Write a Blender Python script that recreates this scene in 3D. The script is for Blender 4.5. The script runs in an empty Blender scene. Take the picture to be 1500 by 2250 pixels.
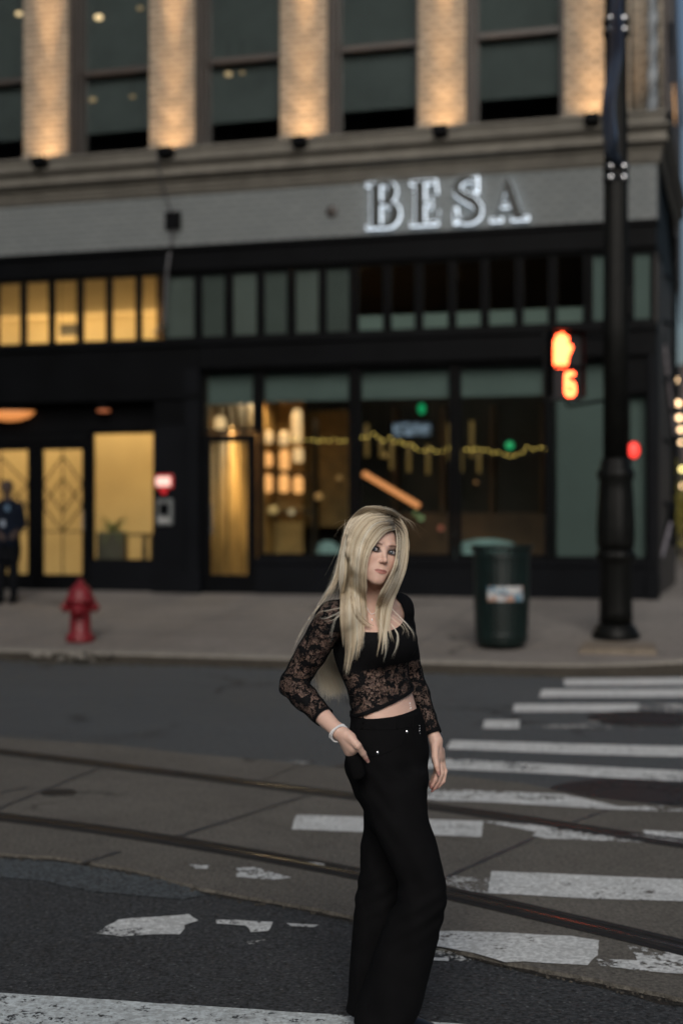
import bpy, bmesh, math, random, os
import numpy as np
from mathutils import Vector, Matrix
SKIP = ''
R = math.radians
rnd = random.Random(7)
scene = bpy.context.scene
COL = scene.collection
# ------------------------------------------------------------------ camera, world, sun, exposure
F_PX, HOR, CAM_H, Y0 = 3125.0, 1150.0, 1.55, 21.0
cam_d = bpy.data.cameras.new('camera'); cam = bpy.data.objects.new('camera', cam_d); COL.objects.link(cam)
cam.location = (0, 0, CAM_H); cam.rotation_euler = (R(90), 0, 0)
cam_d.sensor_fit = 'VERTICAL'; cam_d.sensor_height = 36; cam_d.sensor_width = 24; cam_d.lens = 50
cam_d.shift_y = 25/2250; cam_d.clip_end = 3000; cam_d.clip_start = 0.05
cam_d.dof.use_dof = True; cam_d.dof.focus_distance = 4.34; cam_d.dof.aperture_fstop = 1.6
cam_d.dof.aperture_blades = 0
scene.camera = cam
world = bpy.data.worlds.new('World'); scene.world = world; world.use_nodes = True
wn = world.node_tree.nodes; wl = world.node_tree.links
bg = wn['Background']; sky = wn.new('ShaderNodeTexSky'); sky.sky_type = 'NISHITA'; sky.sun_disc = False
SUN_EL, SUN_AZ = 26.0, 186.0       # azimuth measured clockwise from +Y: the sun stands low behind the camera
sky.sun_elevation = R(SUN_EL); sky.sun_rotation = R(SUN_AZ)
sky.air_density = 1.1; sky.dust_density = 4.0; sky.ozone_density = 1.5
wl.new(sky.outputs[0], bg.inputs['Color']); bg.inputs['Strength'].default_value = 0.05
sun_d = bpy.data.lights.new('sun', 'SUN'); sun_d.energy = 3.0; sun_d.angle = R(42); sun_d.color = (1, .965, .92)
sun = bpy.data.objects.new('sun', sun_d); COL.objects.link(sun)
_az = R(SUN_AZ); _el = R(SUN_EL)
_dir = Vector((math.sin(_az)*math.cos(_el), math.cos(_az)*math.cos(_el), math.sin(_el)))
sun.rotation_euler = _dir.to_track_quat('Z', 'Y').to_euler(); sun.location = (6, -20, 15)
vs = scene.view_settings; vs.view_transform = 'Standard'; vs.look = 'None'; vs.exposure = 0.15; vs.gamma = 1
scene.cycles.use_denoising = True
scene.cycles.max_bounces = 8; scene.cycles.transparent_max_bounces = 24
scene.cycles.sample_clamp_indirect = 4.0
scene.cycles.caustics_reflective = False; scene.cycles.caustics_refractive = False
# ------------------------------------------------------------------ helpers
def tag(o, label=None, cat=None, group=None, kind=None):
    if label: o['label'] = label
    if cat: o['category'] = cat
    if group: o['group'] = group
    if kind: o['kind'] = kind
    return o
def empty(name, loc=(0,0,0), rz=0.0, label=None, cat=None, group=None):
    o = bpy.data.objects.new(name, None); COL.objects.link(o); o.location = loc; o.rotation_euler = (0,0,rz)
    o.empty_display_size = .1
    return tag(o, label, cat, group)
def obj(name, bm, mat, parent=None, smooth=False):
    me = bpy.data.meshes.new(name)
    bmesh.ops.recalc_face_normals(bm, faces=bm.faces)
    bm.to_mesh(me); bm.free()
    if smooth: me.polygons.foreach_set('use_smooth', [True]*len(me.polygons))
    if mat: me.materials.append(mat)
    o = bpy.data.objects.new(name, me); COL.objects.link(o)
    if parent: o.parent = parent
    return o
def copy_tree(o, parent=None):
    c = o.copy(); COL.objects.link(c)
    if parent: c.parent = parent
    for ch in list(o.children): copy_tree(ch, c)
    return c
def box(bm, x0, x1, y0, y1, z0, z1, bev=0.0):
    vs_ = [bm.verts.new((x, y, z)) for x in (x0,x1) for y in (y0,y1) for z in (z0,z1)]
    fs = [(0,1,3,2),(4,6,7,5),(0,4,5,1),(2,3,7,6),(0,2,6,4),(1,5,7,3)]
    F = [bm.faces.new([vs_[i] for i in f]) for f in fs]
    if bev > 0:
        es = list({e for f in F for e in f.edges})
        bmesh.ops.bevel(bm, geom=es, offset=bev, segments=2, affect='EDGES', profile=.6)
    return bm
def boxes(lst, bev=0.0):
    bm = bmesh.new()
    for b in lst: box(bm, *b, bev=bev)
    return bm
def lathe(bm, prof, n=32, c=(0,0,0), flute=0, fd=0.0, cap=True):
    rings = []
    for (r, z) in prof:
        ring = []
        for i in range(n):
            a = 2*math.pi*i/n
            rr = r
            if flute and r > .03: rr = r*(1 - fd*(0.5+0.5*math.cos(flute*a)))
            ring.append(bm.verts.new((c[0]+rr*math.cos(a), c[1]+rr*math.sin(a), c[2]+z)))
        rings.append(ring)
    for a, b in zip(rings, rings[1:]):
        for i in range(n): bm.faces.new((a[i], a[(i+1)%n], b[(i+1)%n], b[i]))
    if cap:
        bm.faces.new(rings[0][::-1]); bm.faces.new(rings[-1])
    return bm
def tube(bm, pts, r, n=8, cap=True):
    pts = [Vector(p) for p in pts]; rings = []
    up = Vector((0,0,1))
    for i, p in enumerate(pts):
        t = (pts[min(i+1,len(pts)-1)] - pts[max(i-1,0)]).normalized()
        a = t.cross(up)
        if a.length < .05: a = t.cross(Vector((0,1,0)))
        a.normalize(); b = t.cross(a).normalized()
        rr = r[i] if isinstance(r, (list,tuple)) else r
        rings.append([bm.verts.new(p + a*rr*math.cos(2*math.pi*k/n) + b*rr*math.sin(2*math.pi*k/n)) for k in range(n)])
    for A, B in zip(rings, rings[1:]):
        for k in range(n): bm.faces.new((A[k], A[(k+1)%n], B[(k+1)%n], B[k]))
    if cap: bm.faces.new(rings[0][::-1]); bm.faces.new(rings[-1])
    return bm
def ball(bm, c, r, seg=16, rings=10, sc=(1,1,1)):
    m = Matrix.Translation(c) @ Matrix.Diagonal((r*sc[0], r*sc[1], r*sc[2], 1))
    bmesh.ops.create_uvsphere(bm, u_segments=seg, v_segments=rings, radius=1, matrix=m); return bm
def prism(bm, poly, z0, z1):
    a = [bm.verts.new((p[0], p[1], z0)) for p in poly]; b = [bm.verts.new((p[0], p[1], z1)) for p in poly]
    n = len(poly)
    bm.faces.new(a[::-1]); bm.faces.new(b)
    for i in range(n): bm.faces.new((a[i], a[(i+1)%n], b[(i+1)%n], b[i]))
    return bm
def smooth_poly(P, n=12):
    P = [Vector(p) for p in P]; out = []
    for i in range(len(P)-1):
        p0, p1, p2, p3 = P[max(i-1,0)], P[i], P[i+1], P[min(i+2,len(P)-1)]
        for j in range(n):
            t = j/n
            out.append(.5*((2*p1)+(p2-p0)*t+(2*p0-5*p1+4*p2-p3)*t*t+(3*p1-p0-3*p2+p3)*t**3))
    out.append(P[-1]); return out
# ------------------------------------------------------------------ materials
class NT:
    def __init__(s, name):
        s.m = bpy.data.materials.new(name); s.m.use_nodes = True; s.n = s.m.node_tree.nodes; s.l = s.m.node_tree.links
        s.b = s.n['Principled BSDF']; s.out = s.n['Material Output']; s.tc = None
    def coord(s, scale=(1,1,1), kind='Object'):
        if not s.tc: s.tc = s.n.new('ShaderNodeTexCoord')
        mp = s.n.new('ShaderNodeMapping'); mp.inputs['Scale'].default_value = scale
        s.l.new(s.tc.outputs[kind], mp.inputs[0]); return mp.outputs[0]
    def noise(s, scale, detail=4, rough=.55, vec=None, out='Fac', dist=0):
        n = s.n.new('ShaderNodeTexNoise'); n.inputs['Scale'].default_value = scale; n.inputs['Detail'].default_value = detail
        n.inputs['Roughness'].default_value = rough; n.inputs['Distortion'].default_value = dist
        s.l.new(vec or s.coord(), n.inputs['Vector']); return n.outputs[out]
    def vor(s, scale, feat='F1', vec=None, rnd_=1.0, out='Distance'):
        n = s.n.new('ShaderNodeTexVoronoi'); n.feature = feat; n.inputs['Scale'].default_value = scale; n.inputs['Randomness'].default_value = rnd_
        s.l.new(vec or s.coord(), n.inputs['Vector']); return n.outputs[out]
    def ramp(s, fac, stops, interp='LINEAR'):
        n = s.n.new('ShaderNodeValToRGB'); e = n.color_ramp.elements; n.color_ramp.interpolation = interp
        while len(e) < len(stops): e.new(.5)
        for el, (p, c) in zip(e, stops):
            el.position = p; el.color = (c, c, c, 1) if isinstance(c, (int, float)) else (*c, 1)
        s.l.new(fac, n.inputs[0]); return n.outputs[0]
    def mix(s, fac, a, b, typ='MIX'):
        n = s.n.new('ShaderNodeMix'); n.data_type = 'RGBA'; n.blend_type = typ
        for sock, v in ((n.inputs[0], fac), (n.inputs[6], a), (n.inputs[7], b)):
            if hasattr(v, 'is_linked'): s.l.new(v, sock)
            elif isinstance(v, tuple): sock.default_value = (*v, 1)
            elif sock == n.inputs[0]: sock.default_value = v
            else: sock.default_value = (v, v, v, 1)
        return n.outputs[2]
    def math(s, op, a, b=None, c=None):
        n = s.n.new('ShaderNodeMath'); n.operation = op
        for i, v in enumerate((a, b, c)):
            if v is None: continue
            if hasattr(v, 'is_linked'): s.l.new(v, n.inputs[i])
            else: n.inputs[i].default_value = v
        return n.outputs[0]
    def set(s, color=None, rough=None, metal=None, spec=None, alpha=None):
        for k, v in (('Base Color', color), ('Roughness', rough), ('Metallic', metal), ('Specular IOR Level', spec), ('Alpha', alpha)):
            if v is None: continue
            if hasattr(v, 'is_linked'): s.l.new(v, s.b.inputs[k])
            elif isinstance(v, tuple): s.b.inputs[k].default_value = (*v, 1)
            else: s.b.inputs[k].default_value = v
        return s
    def bump(s, h, strength=.3, dist=.01):
        n = s.n.new('ShaderNodeBump'); n.inputs['Strength'].default_value = strength; n.inputs['Distance'].default_value = dist
        s.l.new(h, n.inputs['Height']); s.l.new(n.outputs[0], s.b.inputs['Normal']); return s
def simple(name, col, rough=.5, metal=0.0, var=.25, scale=6, bump=0.0, spec=.5):
    t = NT(name); nz = t.noise(scale, 5)
    c = t.mix(t.ramp(nz, [(.3, 0.0), (.7, 1.0)]), tuple(x*(1-var) for x in col), tuple(min(1, x*(1+var)) for x in col))
    t.set(color=c, rough=rough, metal=metal, spec=spec)
    if bump: t.bump(t.noise(scale*12, 4), bump, .005)
    return t.m
def emis(name, col, strength):
    t = NT(name); t.b.inputs['Base Color'].default_value = (*[c*.3 for c in col], 1)
    t.b.inputs['Emission Color'].default_value = (*col, 1); t.b.inputs['Emission Strength'].default_value = strength
    return t.m
def glass_mat(name, tint=(.8,.85,.84), ior=1.45, rough=0.0):
    t = NT(name); tr = t.n.new('ShaderNodeBsdfTransparent'); tr.inputs[0].default_value = (*tint, 1)
    gl = t.n.new('ShaderNodeBsdfGlossy'); gl.inputs['Roughness'].default_value = rough
    fr = t.n.new('ShaderNodeFresnel'); fr.inputs[0].default_value = ior
    mx = t.n.new('ShaderNodeMixShader'); t.l.new(fr.outputs[0], mx.inputs[0]); t.l.new(tr.outputs[0], mx.inputs[1]); t.l.new(gl.outputs[0], mx.inputs[2])
    t.l.new(mx.outputs[0], t.out.inputs[0]); t.n.remove(t.b); return t.m

def cracks(t, scale, width, dist=.35, mask_scale=.5, mask=(.52,.62)):
    # thin wandering cracks: cell borders of a warped voronoi, only where a large noise lets them through
    nz = t.noise(scale*2.2, 4, out='Color'); w = t.n.new('ShaderNodeMix'); w.data_type = 'VECTOR'; w.inputs[0].default_value = dist/scale
    t.l.new(t.coord(), w.inputs[4]); t.l.new(nz, w.inputs[5])
    e = t.ramp(t.vor(scale, 'DISTANCE_TO_EDGE', vec=w.outputs[1]), [(0.0, 1.0), (width, .8), (width*1.8, 0.0)])
    return t.math('MULTIPLY', e, t.ramp(t.noise(mask_scale, 3), [(mask[0], 0.0), (mask[1], 1.0)]))
def asphalt(name, lo, hi, spk_amt=.7, grit=1.0):
    t = NT(name)
    big = t.ramp(t.noise(.45, 6, .62), [(.36, 0.0), (.64, 1.0)])
    lane = t.ramp(t.noise(1.2, 5, .6, vec=t.coord((.22, 1.5, 1))), [(.35, 0.0), (.66, 1.0)])
    c = t.mix(big, lo, hi); c = t.mix(t.math('MULTIPLY', lane, .38), c, tuple(x*.62 for x in lo))
    mid = t.ramp(t.noise(11, 7, .75), [(.44, 0.0), (.60, 1.0)])
    c = t.mix(t.math('MULTIPLY', mid, .40*grit), c, tuple(x*.45 for x in lo))
    g1 = t.ramp(t.noise(58, 4, .8), [(.36, 0.0), (.66, 1.0)]); c = t.mix(.72*grit, c, t.mix(g1, tuple(x*.05 for x in lo), tuple(x*2.3 for x in hi)))
    spk = t.ramp(t.vor(44), [(.0, 1.0), (.20, 1.0), (.27, 0.0)]); sel = t.ramp(t.noise(33, 2), [(.52, 0.0), (.58, 1.0)])
    c = t.mix(t.math('MULTIPLY', t.math('MULTIPLY', spk, sel), spk_amt), c, (.17, .18, .185))
    ck = cracks(t, .9, .012); c = t.mix(t.math('MULTIPLY', ck, .85), c, (.008, .008, .008))
    st = t.ramp(t.noise(.9, 7, .75, dist=1.5), [(.60, 0.0), (.70, 1.0)]); c = t.mix(t.math('MULTIPLY', st, .45), c, (.016, .016, .015))
    t.set(color=c, rough=t.ramp(big, [(0, .66), (1, .85)]), spec=.3)
    h = t.math('ADD', t.math('MULTIPLY', t.vor(70), .9), t.math('SUBTRACT', g1, t.math('MULTIPLY', ck, 3.0)))
    t.bump(h, .8, .008)
    return t.m
def concrete(name, lo, hi, scale=.6, groove=None):
    t = NT(name)
    c = t.mix(t.ramp(t.noise(scale, 6, .65), [(.34, 0.0), (.66, 1.0)]), lo, hi)
    st = t.ramp(t.noise(scale*3.4, 8, .75, dist=1.4), [(.50, 0.0), (.66, 1.0)]); c = t.mix(t.math('MULTIPLY', st, .55), c, tuple(x*.42 for x in lo))
    bl = t.ramp(t.noise(13, 5, .7), [(.42, 0.0), (.68, 1.0)]); c = t.mix(t.math('MULTIPLY', bl, .35), c, tuple(x*.5 for x in lo))
    g1 = t.ramp(t.noise(52, 4, .8), [(.36, 0.0), (.66, 1.0)]); c = t.mix(.50, c, t.mix(g1, tuple(x*.35 for x in lo), tuple(min(1, x*1.55) for x in hi)))
    sp = t.ramp(t.vor(9.0), [(0.0, 1.0), (.055, 1.0), (.08, 0.0)]); c = t.mix(t.math('MULTIPLY', sp, t.ramp(t.noise(2.3, 2), [(.50, 0.0), (.56, .75)])), c, tuple(x*.22 for x in lo))
    ck = cracks(t, .55, .007, mask=(.56, .62)); c = t.mix(t.math('MULTIPLY', ck, .85), c, tuple(x*.12 for x in lo))
    t.set(color=c, rough=.88, spec=.25)
    h = t.math('SUBTRACT', g1, t.math('MULTIPLY', ck, 3.0))
    if groove:
        w = t.n.new('ShaderNodeTexWave'); w.inputs['Scale'].default_value = groove; w.inputs['Distortion'].default_value = 1.5
        w.inputs['Detail'].default_value = 2; w.inputs['Detail Scale'].default_value = 8
        t.l.new(t.coord(), w.inputs[0]); h = t.math('ADD', h, t.math('MULTIPLY', w.outputs[0], .5))
    t.bump(h, .55, .006)
    return t.m
def paint_mat(name, thr=.42, fine=.5, col=(.78,.80,.79), seed=0.0, coarse=.62):
    # road paint: white, worn and cracked through to whatever lies below it
    t = NT(name); mp = t.coord((1,1,1)); mp.node.inputs['Location'].default_value = (seed, seed*1.7, 0)
    n1 = t.noise(2.6, 8, .65, vec=mp); n2 = t.noise(17, 7, .72, vec=mp); n3 = t.noise(52, 5, .7, vec=mp)
    v = t.math('ADD', t.math('MULTIPLY', n1, coarse), t.math('ADD', t.math('MULTIPLY', n2, .38), t.math('MULTIPLY', n3, .42)))
    base = (coarse+.80)*.5
    a = t.ramp(v, [(base+thr-.012, 0.0), (base+thr+.012, 1.0)])
    sc_ = t.ramp(t.noise(9, 6, .7, vec=t.coord((.25, 2.2, 1))), [(.60, 0.0), (.68, 1.0)])
    a = t.math('MULTIPLY', a, t.math('SUBTRACT', 1.0, t.math('MULTIPLY', sc_, .6)))
    dirt = t.ramp(t.noise(6, 7, .72, vec=mp), [(.38, 0.0), (.70, 1.0)])
    c = t.mix(t.math('MULTIPLY', dirt, fine), col, tuple(x*.42 for x in col))
    c = t.mix(t.math('MULTIPLY', t.ramp(n3, [(.45,1.0),(.60,0.0)]), .45), c, (.16,.165,.16))
    t.set(color=c, rough=.75, spec=.25, alpha=a); t.bump(n3, .5, .004)
    return t.m
M = {}
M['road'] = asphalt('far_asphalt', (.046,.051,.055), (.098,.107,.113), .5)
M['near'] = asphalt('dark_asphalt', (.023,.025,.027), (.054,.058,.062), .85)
M['patch'] = asphalt('worn_asphalt', (.050,.058,.064), (.085,.098,.106), .8)
M['slab'] = concrete('track_concrete', (.088,.082,.072), (.180,.167,.146), .5, groove=18)
M['slab_edge'] = concrete('broken_concrete', (.045,.04,.033), (.10,.09,.075), 3)
M['walk'] = concrete('pavement_concrete', (.155,.140,.127), (.262,.238,.216), .35)
M['curb'] = concrete('kerb_concrete', (.17,.155,.135), (.27,.25,.22), 1.2)
M['kerb_face'] = concrete('dark_kerb_face', (.030,.026,.021), (.060,.052,.042), 1.5)  # darker brown concrete for the upright kerb faces
M['stone'] = simple('stone', (.108,.100,.085), .8, var=.2, scale=3, bump=.2)
M['black'] = simple('black_paint', (.0021,.0024,.0030), .55, var=.3, scale=2, spec=.06)
M['black2'] = simple('charcoal_panel', (.0042,.0048,.0062), .6, var=.25, scale=1.2, spec=.06)
M['iron'] = simple('cast_iron', (.0038,.004,.0036), .45, var=.35, scale=9, bump=.15, spec=.14)
M['green'] = simple('dark_green_paint', (.0018,.0085,.0075), .45, var=.3, scale=8)
M['red'] = simple('hydrant_red', (.15,.005,.010), .5, var=.3, scale=14, bump=.1)
M['frame'] = simple('brown_frame', (.028,.022,.019), .5, var=.2, scale=3)
M['glass'] = glass_mat('window_glass', (.82,.86,.86))
M['glass2'] = glass_mat('shop_glass', (.88,.92,.9), 1.4)
M['blind'] = simple('window_blind', (.090,.098,.097), .9, var=.18, scale=1.3)
M['shade'] = simple('teal_shade', (.092,.116,.117), .85, var=.12, scale=.8)
M['pale_shade'] = simple('pale_shade', (.125,.155,.150), .85, var=.1, scale=.8)
M['dim_shade'] = simple('dim_shade', (.055,.063,.062), .85, var=.2, scale=1)
M['steel'] = simple('rail_steel', (.16,.155,.15), .26, 1.0, var=.35, scale=14)
M['rubber'] = simple('rail_rubber', (.007,.007,.007), .7, var=.3, scale=12)
M['rust'] = simple('rusty_iron', (.013,.0125,.012), .55, .0, var=.5, scale=18, bump=.4)
M['joint'] = simple('joint_sealant', (.035,.04,.045), .55, var=.3, scale=12)
M['chrome'] = simple('polished_steel', (.75,.76,.78), .18, 1.0, var=.1, scale=20)
def brick_mat(name, c1, c2, mortar, bw=.2, bh=.062, rough=.85, ms=.006):
    t = NT(name)
    b = t.n.new('ShaderNodeTexBrick'); b.inputs['Scale'].default_value = 1.0
    b.inputs['Brick Width'].default_value = bw; b.inputs['Row Height'].default_value = bh; b.inputs['Mortar Size'].default_value = ms
    b.inputs['Color1'].default_value = (*c1,1); b.inputs['Color2'].default_value = (*c2,1); b.inputs['Mortar'].default_value = (*mortar,1)
    sx = t.n.new('ShaderNodeSeparateXYZ'); t.l.new(t.coord(), sx.inputs[0])
    cb = t.n.new('ShaderNodeCombineXYZ'); t.l.new(t.math('ADD', sx.outputs[0], sx.outputs[1]), cb.inputs[0]); t.l.new(sx.outputs[2], cb.inputs[1])
    t.l.new(cb.outputs[0], b.inputs['Vector'])
    dirt = t.ramp(t.noise(1.1, 6, .65), [(.35, 0.0), (.7, 1.0)])
    c = t.mix(t.math('MULTIPLY', dirt, .35), b.outputs[0], tuple(x*.55 for x in c1))
    c = t.mix(.3, c, t.mix(t.noise(60, 4), 0.0, tuple(min(1, x*2) for x in c2)))
    t.set(color=c, rough=rough, spec=.25)
    t.bump(t.math('SUBTRACT', t.noise(40, 3), t.math('MULTIPLY', b.outputs[1], 1.2)), .5, .012)
    return t.m
M['brick'] = brick_mat('grey_painted_brick', (.122,.134,.138), (.152,.163,.165), (.064,.070,.070), bh=.085, ms=.011)
M['pil'] = brick_mat('buff_brick', (.16,.143,.118), (.26,.235,.195), (.045,.04,.034), bh=.085, ms=.013)
# ------------------------------------------------------------------ projections onto real planes
def G(px, py, z=0.0):
    Y = F_PX*(CAM_H-z)/(py-HOR); return ((px-750)*Y/F_PX, Y)
A16 = R(16); C16, S16 = math.cos(A16), math.sin(A16)
Z_WALK, SL = .49, .0621
def walk_pt(px, py):
    u = (px-750)/F_PX; k = (py-HOR)/F_PX
    Y = (CAM_H-Z_WALK+SL*Y0*C16)/(SL*(C16+u*S16)+k)
    return Vector((u*Y, Y, CAM_H-k*Y))
def walk_z(X, Y):
    d = (Y0-Y)*C16 - X*S16
    return Z_WALK - SL*max(0.0, d)
def PX(px, yl=0.0):          # photo column -> distance along the facade, on the plane yl metres behind its face
    u = (px-750)/F_PX; return (u*(Y0+yl*C16) - yl*S16)/(C16+u*S16)
def PZ(px, py, yl=0.0):
    s = PX(px, yl); Y = Y0 - s*S16 + yl*C16; return CAM_H + (HOR-py)/F_PX*Y
FR = Matrix.Translation((0, Y0, 0)) @ Matrix.Rotation(-A16, 4, 'Z')   # facade frame -> world
def fw(s, yl, z): return FR @ Vector((s, yl, z))
# ------------------------------------------------------------------ ground
def sheet(name, poly, z, mat, thick=None, kind='structure'):
    bm = bmesh.new()
    if thick: prism(bm, poly, z-thick, z)
    else: bm.faces.new([bm.verts.new((p[0], p[1], z)) for p in poly])
    bmesh.ops.triangulate(bm, faces=[f for f in bm.faces if len(f.verts) > 4])
    return tag(obj(name, bm, mat), kind=kind)
def ragged(pts, amp, step=.05, seed=1, closed=False):
    rr = random.Random(seed); out = []
    n = len(pts); rng = range(n if closed else n-1)
    ph = [rr.uniform(0, 6.28) for _ in range(8)]; L = 0.0
    for i in rng:
        a, b = Vector(pts[i]), Vector(pts[(i+1) % n]); d = (b-a); l = d.length; k = max(1, int(l/step)); nrm = Vector((-d.y, d.x)).normalized()
        for j in range(k):
            t = L + l*j/k
            w = sum(math.sin(t*f+ph[q])*g for q, (f, g) in enumerate(((2.1,.5),(5.3,.4),(13,.3),(29,.25),(61,.2)))) + rr.uniform(-.4,.4)
            p = a + d*(j/k) + nrm*amp*w; out.append((p.x, p.y))
        L += l
    if not closed: out.append(tuple(pts[-1]))
    return out
sheet('road', [(-60,-30),(60,-30),(60,300),(-60,300)], 0.0, M['road'])
far_edge = [G(*p) for p in [(-900,1545),(-300,1595),(0,1625),(250,1643),(400,1661),(550,1674),(750,1694),(950,1706),(1150,1729),(1290,1760),(1500,1782),(2300,1850)]]
near_edge = [G(*p) for p in [(-900,1800),(-300,1862),(0,1883),(130,1893),(300,1922),(450,1962),(600,1988),(700,2008),(770,2022),(940,2078),(1060,2112),(1150,2134),(1300,2164),(1400,2188),(1500,2206),(2300,2420)]]
ne = ragged(near_edge, .011, .03, 3); fe = ragged(far_edge, .006, .05, 4)
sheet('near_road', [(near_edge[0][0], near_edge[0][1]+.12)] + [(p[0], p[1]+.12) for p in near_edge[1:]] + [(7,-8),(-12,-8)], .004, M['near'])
sheet('track_slab', fe + ne[::-1], .020, M['slab'], .016)
# crumbled edge of the slab: small stones
bm = bmesh.new(); rr = random.Random(5)
ne_c = ne
for i in range(420):
    k = rr.randrange(len(ne_c)); p = ne_c[k]
    if not -2.2 < p[0] < 2.6: continue
    s = rr.uniform(.002, .008); x = p[0]+rr.gauss(0,.012); y = p[1]-abs(rr.gauss(.006,.03))
    m = Matrix.Translation((x, y, .006+s*.3)) @ Matrix.Rotation(rr.uniform(0,6), 4, 'Z') @ Matrix.Diagonal((s*rr.uniform(.7,1.6), s, s*.7, 1))
    bmesh.ops.create_icosphere(bm, subdivisions=1, radius=1, matrix=m)
for v in bm.verts: v.co += Vector((rr.uniform(-1,1), rr.uniform(-1,1), rr.uniform(-1,1)))*.0015
tag(obj('edge_gravel', bm, M['slab_edge']), 'crumbled concrete gravel along the ragged edge of the tram track slab', 'gravel', kind='stuff')
pp = ragged([G(*p) for p in [(-40,1888),(130,1896),(250,1916),(350,1934),(440,1962),(448,1972),(400,1980),(300,1972),(200,1962),(100,1938),(-40,1928)]], .01, .04, 9, True)
sheet('road_patch', pp, .0078, M['patch'])
gapn = [(p[0], p[1]) for p in ne]; rr = random.Random(77)
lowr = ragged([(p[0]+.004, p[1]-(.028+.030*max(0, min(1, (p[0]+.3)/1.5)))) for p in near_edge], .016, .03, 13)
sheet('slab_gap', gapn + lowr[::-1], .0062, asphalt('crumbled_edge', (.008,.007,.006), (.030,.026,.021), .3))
# joints cut in the slab
def strip(p, q, w, z, seed=0, amp=.004):
    a, b = Vector(p), Vector(q); d = b-a; nrm = Vector((-d.y, d.x)).normalized(); k = max(2, int(d.length/.05)); rr = random.Random(seed)
    L = []; Rr = []
    for i in range(k+1):
        c = a+d*(i/k)+nrm*rr.uniform(-amp,amp); ww = w*rr.uniform(.7,1.2)/2
        L.append(tuple(c+nrm*ww)); Rr.append(tuple(c-nrm*ww))
    return L + Rr[::-1]
for i, (a, b, w) in enumerate([((-260,1880),(215,1690),.03),((-60,1755),(60,1730),.03),((395,1838),(676,1748),.045),((560,1722),(690,1668),.02),((975,1931),(1168,1844),.03),((1262,1806),(1350,1775),.022),((180,1898),(262,1872),.03),((1168,1844),(1262,1806),.012)]):
    sheet('slab_joint', strip(G(*a, .02), G(*b, .02), w, 0, i), .0225, M['joint'])
# tram rails
def rail(pix, label):
    P = smooth_poly([G(*p, .02) for p in pix], 16)
    def sweep(prof):
        bm = bmesh.new(); rings = []
        for i, p in enumerate(P):
            t = (P[min(i+1,len(P)-1)]-P[max(i-1,0)]).normalized(); n = Vector((-t.y, t.x))
            rings.append([bm.verts.new((p.x+n.x*a, p.y+n.y*a, z)) for a, z in prof])
        for A, B in zip(rings, rings[1:]):
            for k in range(len(prof)-1): bm.faces.new((A[k], A[k+1], B[k+1], B[k]))
        return bm
    e = empty('tram_rail', (0,0,0), label=label, cat='rail', group='tram rails set in the road')
    o = obj('rubber_boot', sweep([(-.088,.021),(-.088,.0245),(-.060,.0245),(-.060,.021),(.060,.021),(.060,.0245),(.080,.0245),(.080,.021)]), M['rubber'], e)
    o = obj('rail_head', sweep([(-.058,.021),(-.056,.028),(-.046,.0305),(-.004,.0305),(.006,.028),(.008,.021)]), M['rust'], e)
    o = obj('running_band', sweep([(-.034,.0310),(-.031,.0316),(-.020,.0316),(-.017,.0310)]), M['steel'], e)
    o = obj('guard_lip', sweep([(.036,.021),(.037,.027),(.054,.0275),(.058,.021)]), M['rust'], e)
    return e
rail([(-1500,1480),(-700,1568),(0,1652),(400,1702),(750,1747),(1100,1794),(1500,1855),(2200,1960)], 'far steel tram rail crossing the road behind the woman at hip height')
rail([(-1500,1610),(-700,1709),(0,1795),(300,1835),(675,1899),(980,1962),(1200,2012),(1500,2083),(2200,2260)], 'near steel tram rail running past the woman at knee height')
# crosswalk paint
def paint(poly, mat, rag=.006, z=.012, seed=0):
    return sheet('crosswalk_stripe', ragged([G(*p, z) for p in poly], rag, .04, seed, True), z, mat)
P1 = paint_mat('road_paint', -.045, .5, seed=3); P2 = paint_mat('worn_road_paint', .015, .6, (.66,.67,.65), seed=8); P3 = paint_mat('fresh_road_paint', -.085, .4, seed=5, coarse=.4)
P4 = paint_mat('thin_road_paint', .05, .6, (.55,.56,.54), seed=11)
paint([(1238,1492),(1800,1486),(1800,1503),(1240,1507)], P3, .003, .005, 1)
paint([(1190,1515),(1800,1512),(1800,1531),(1183,1532)], P3, .003, .005, 2)
paint([(1130,1547),(1400,1546),(1400,1563),(1126,1564)], P3, .003, .005, 3)
paint([(1400,1546),(1800,1546),(1800,1563),(1400,1563)], P2, .003, .005, 31)
paint([(1064,1582),(1140,1582),(1140,1601),(1059,1600)], P3, .003, .005, 4)
paint([(1140,1582),(1800,1580),(1800,1603),(1140,1601)], P4, .004, .005, 41)
paint([(990,1626),(1250,1634),(1500,1640),(1800,1644),(1800,1668),(1500,1663),(1250,1656),(981,1645)], P3, .005, .005, 5)
paint([(880,1662),(1500,1694),(1800,1706),(1800,1732),(1500,1717),(1200,1700),(870,1684)], P1, .006, .005, 6)
paint([(556,1663),(760,1676),(870,1680),(870,1690),(760,1686),(556,1668)], P4, .004, .024, 61)
paint([(860,1728),(940,1731),(1240,1745),(1360,1772),(1500,1770),(1800,1780),(1800,1794),(1500,1783),(1300,1776),(1100,1764),(850,1754)], P1, .006, .024, 7)
paint([(652,1790),(1062,1804),(1058,1839),(640,1822)], P3, .004, .024, 8)
paint([(1062,1805),(1130,1806),(1250,1822),(1400,1834),(1500,1842),(1500,1850),(1400,1850),(1200,1842),(1170,1836),(1180,1828),(1110,1814)], P1, .006, .024, 81)
paint([(1410,1824),(1500,1829),(1800,1844),(1800,1862),(1500,1846),(1420,1836)], P1, .006, .024, 82)
paint([(880,1918),(1075,1930),(1075,1963),(870,1946)], P2, .004, .024, 9)
paint([(1080,1914),(1500,1932),(1800,1945),(1800,1998),(1500,1980),(1290,1974),(1070,1962)], P3, .004, .024, 91)
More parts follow.
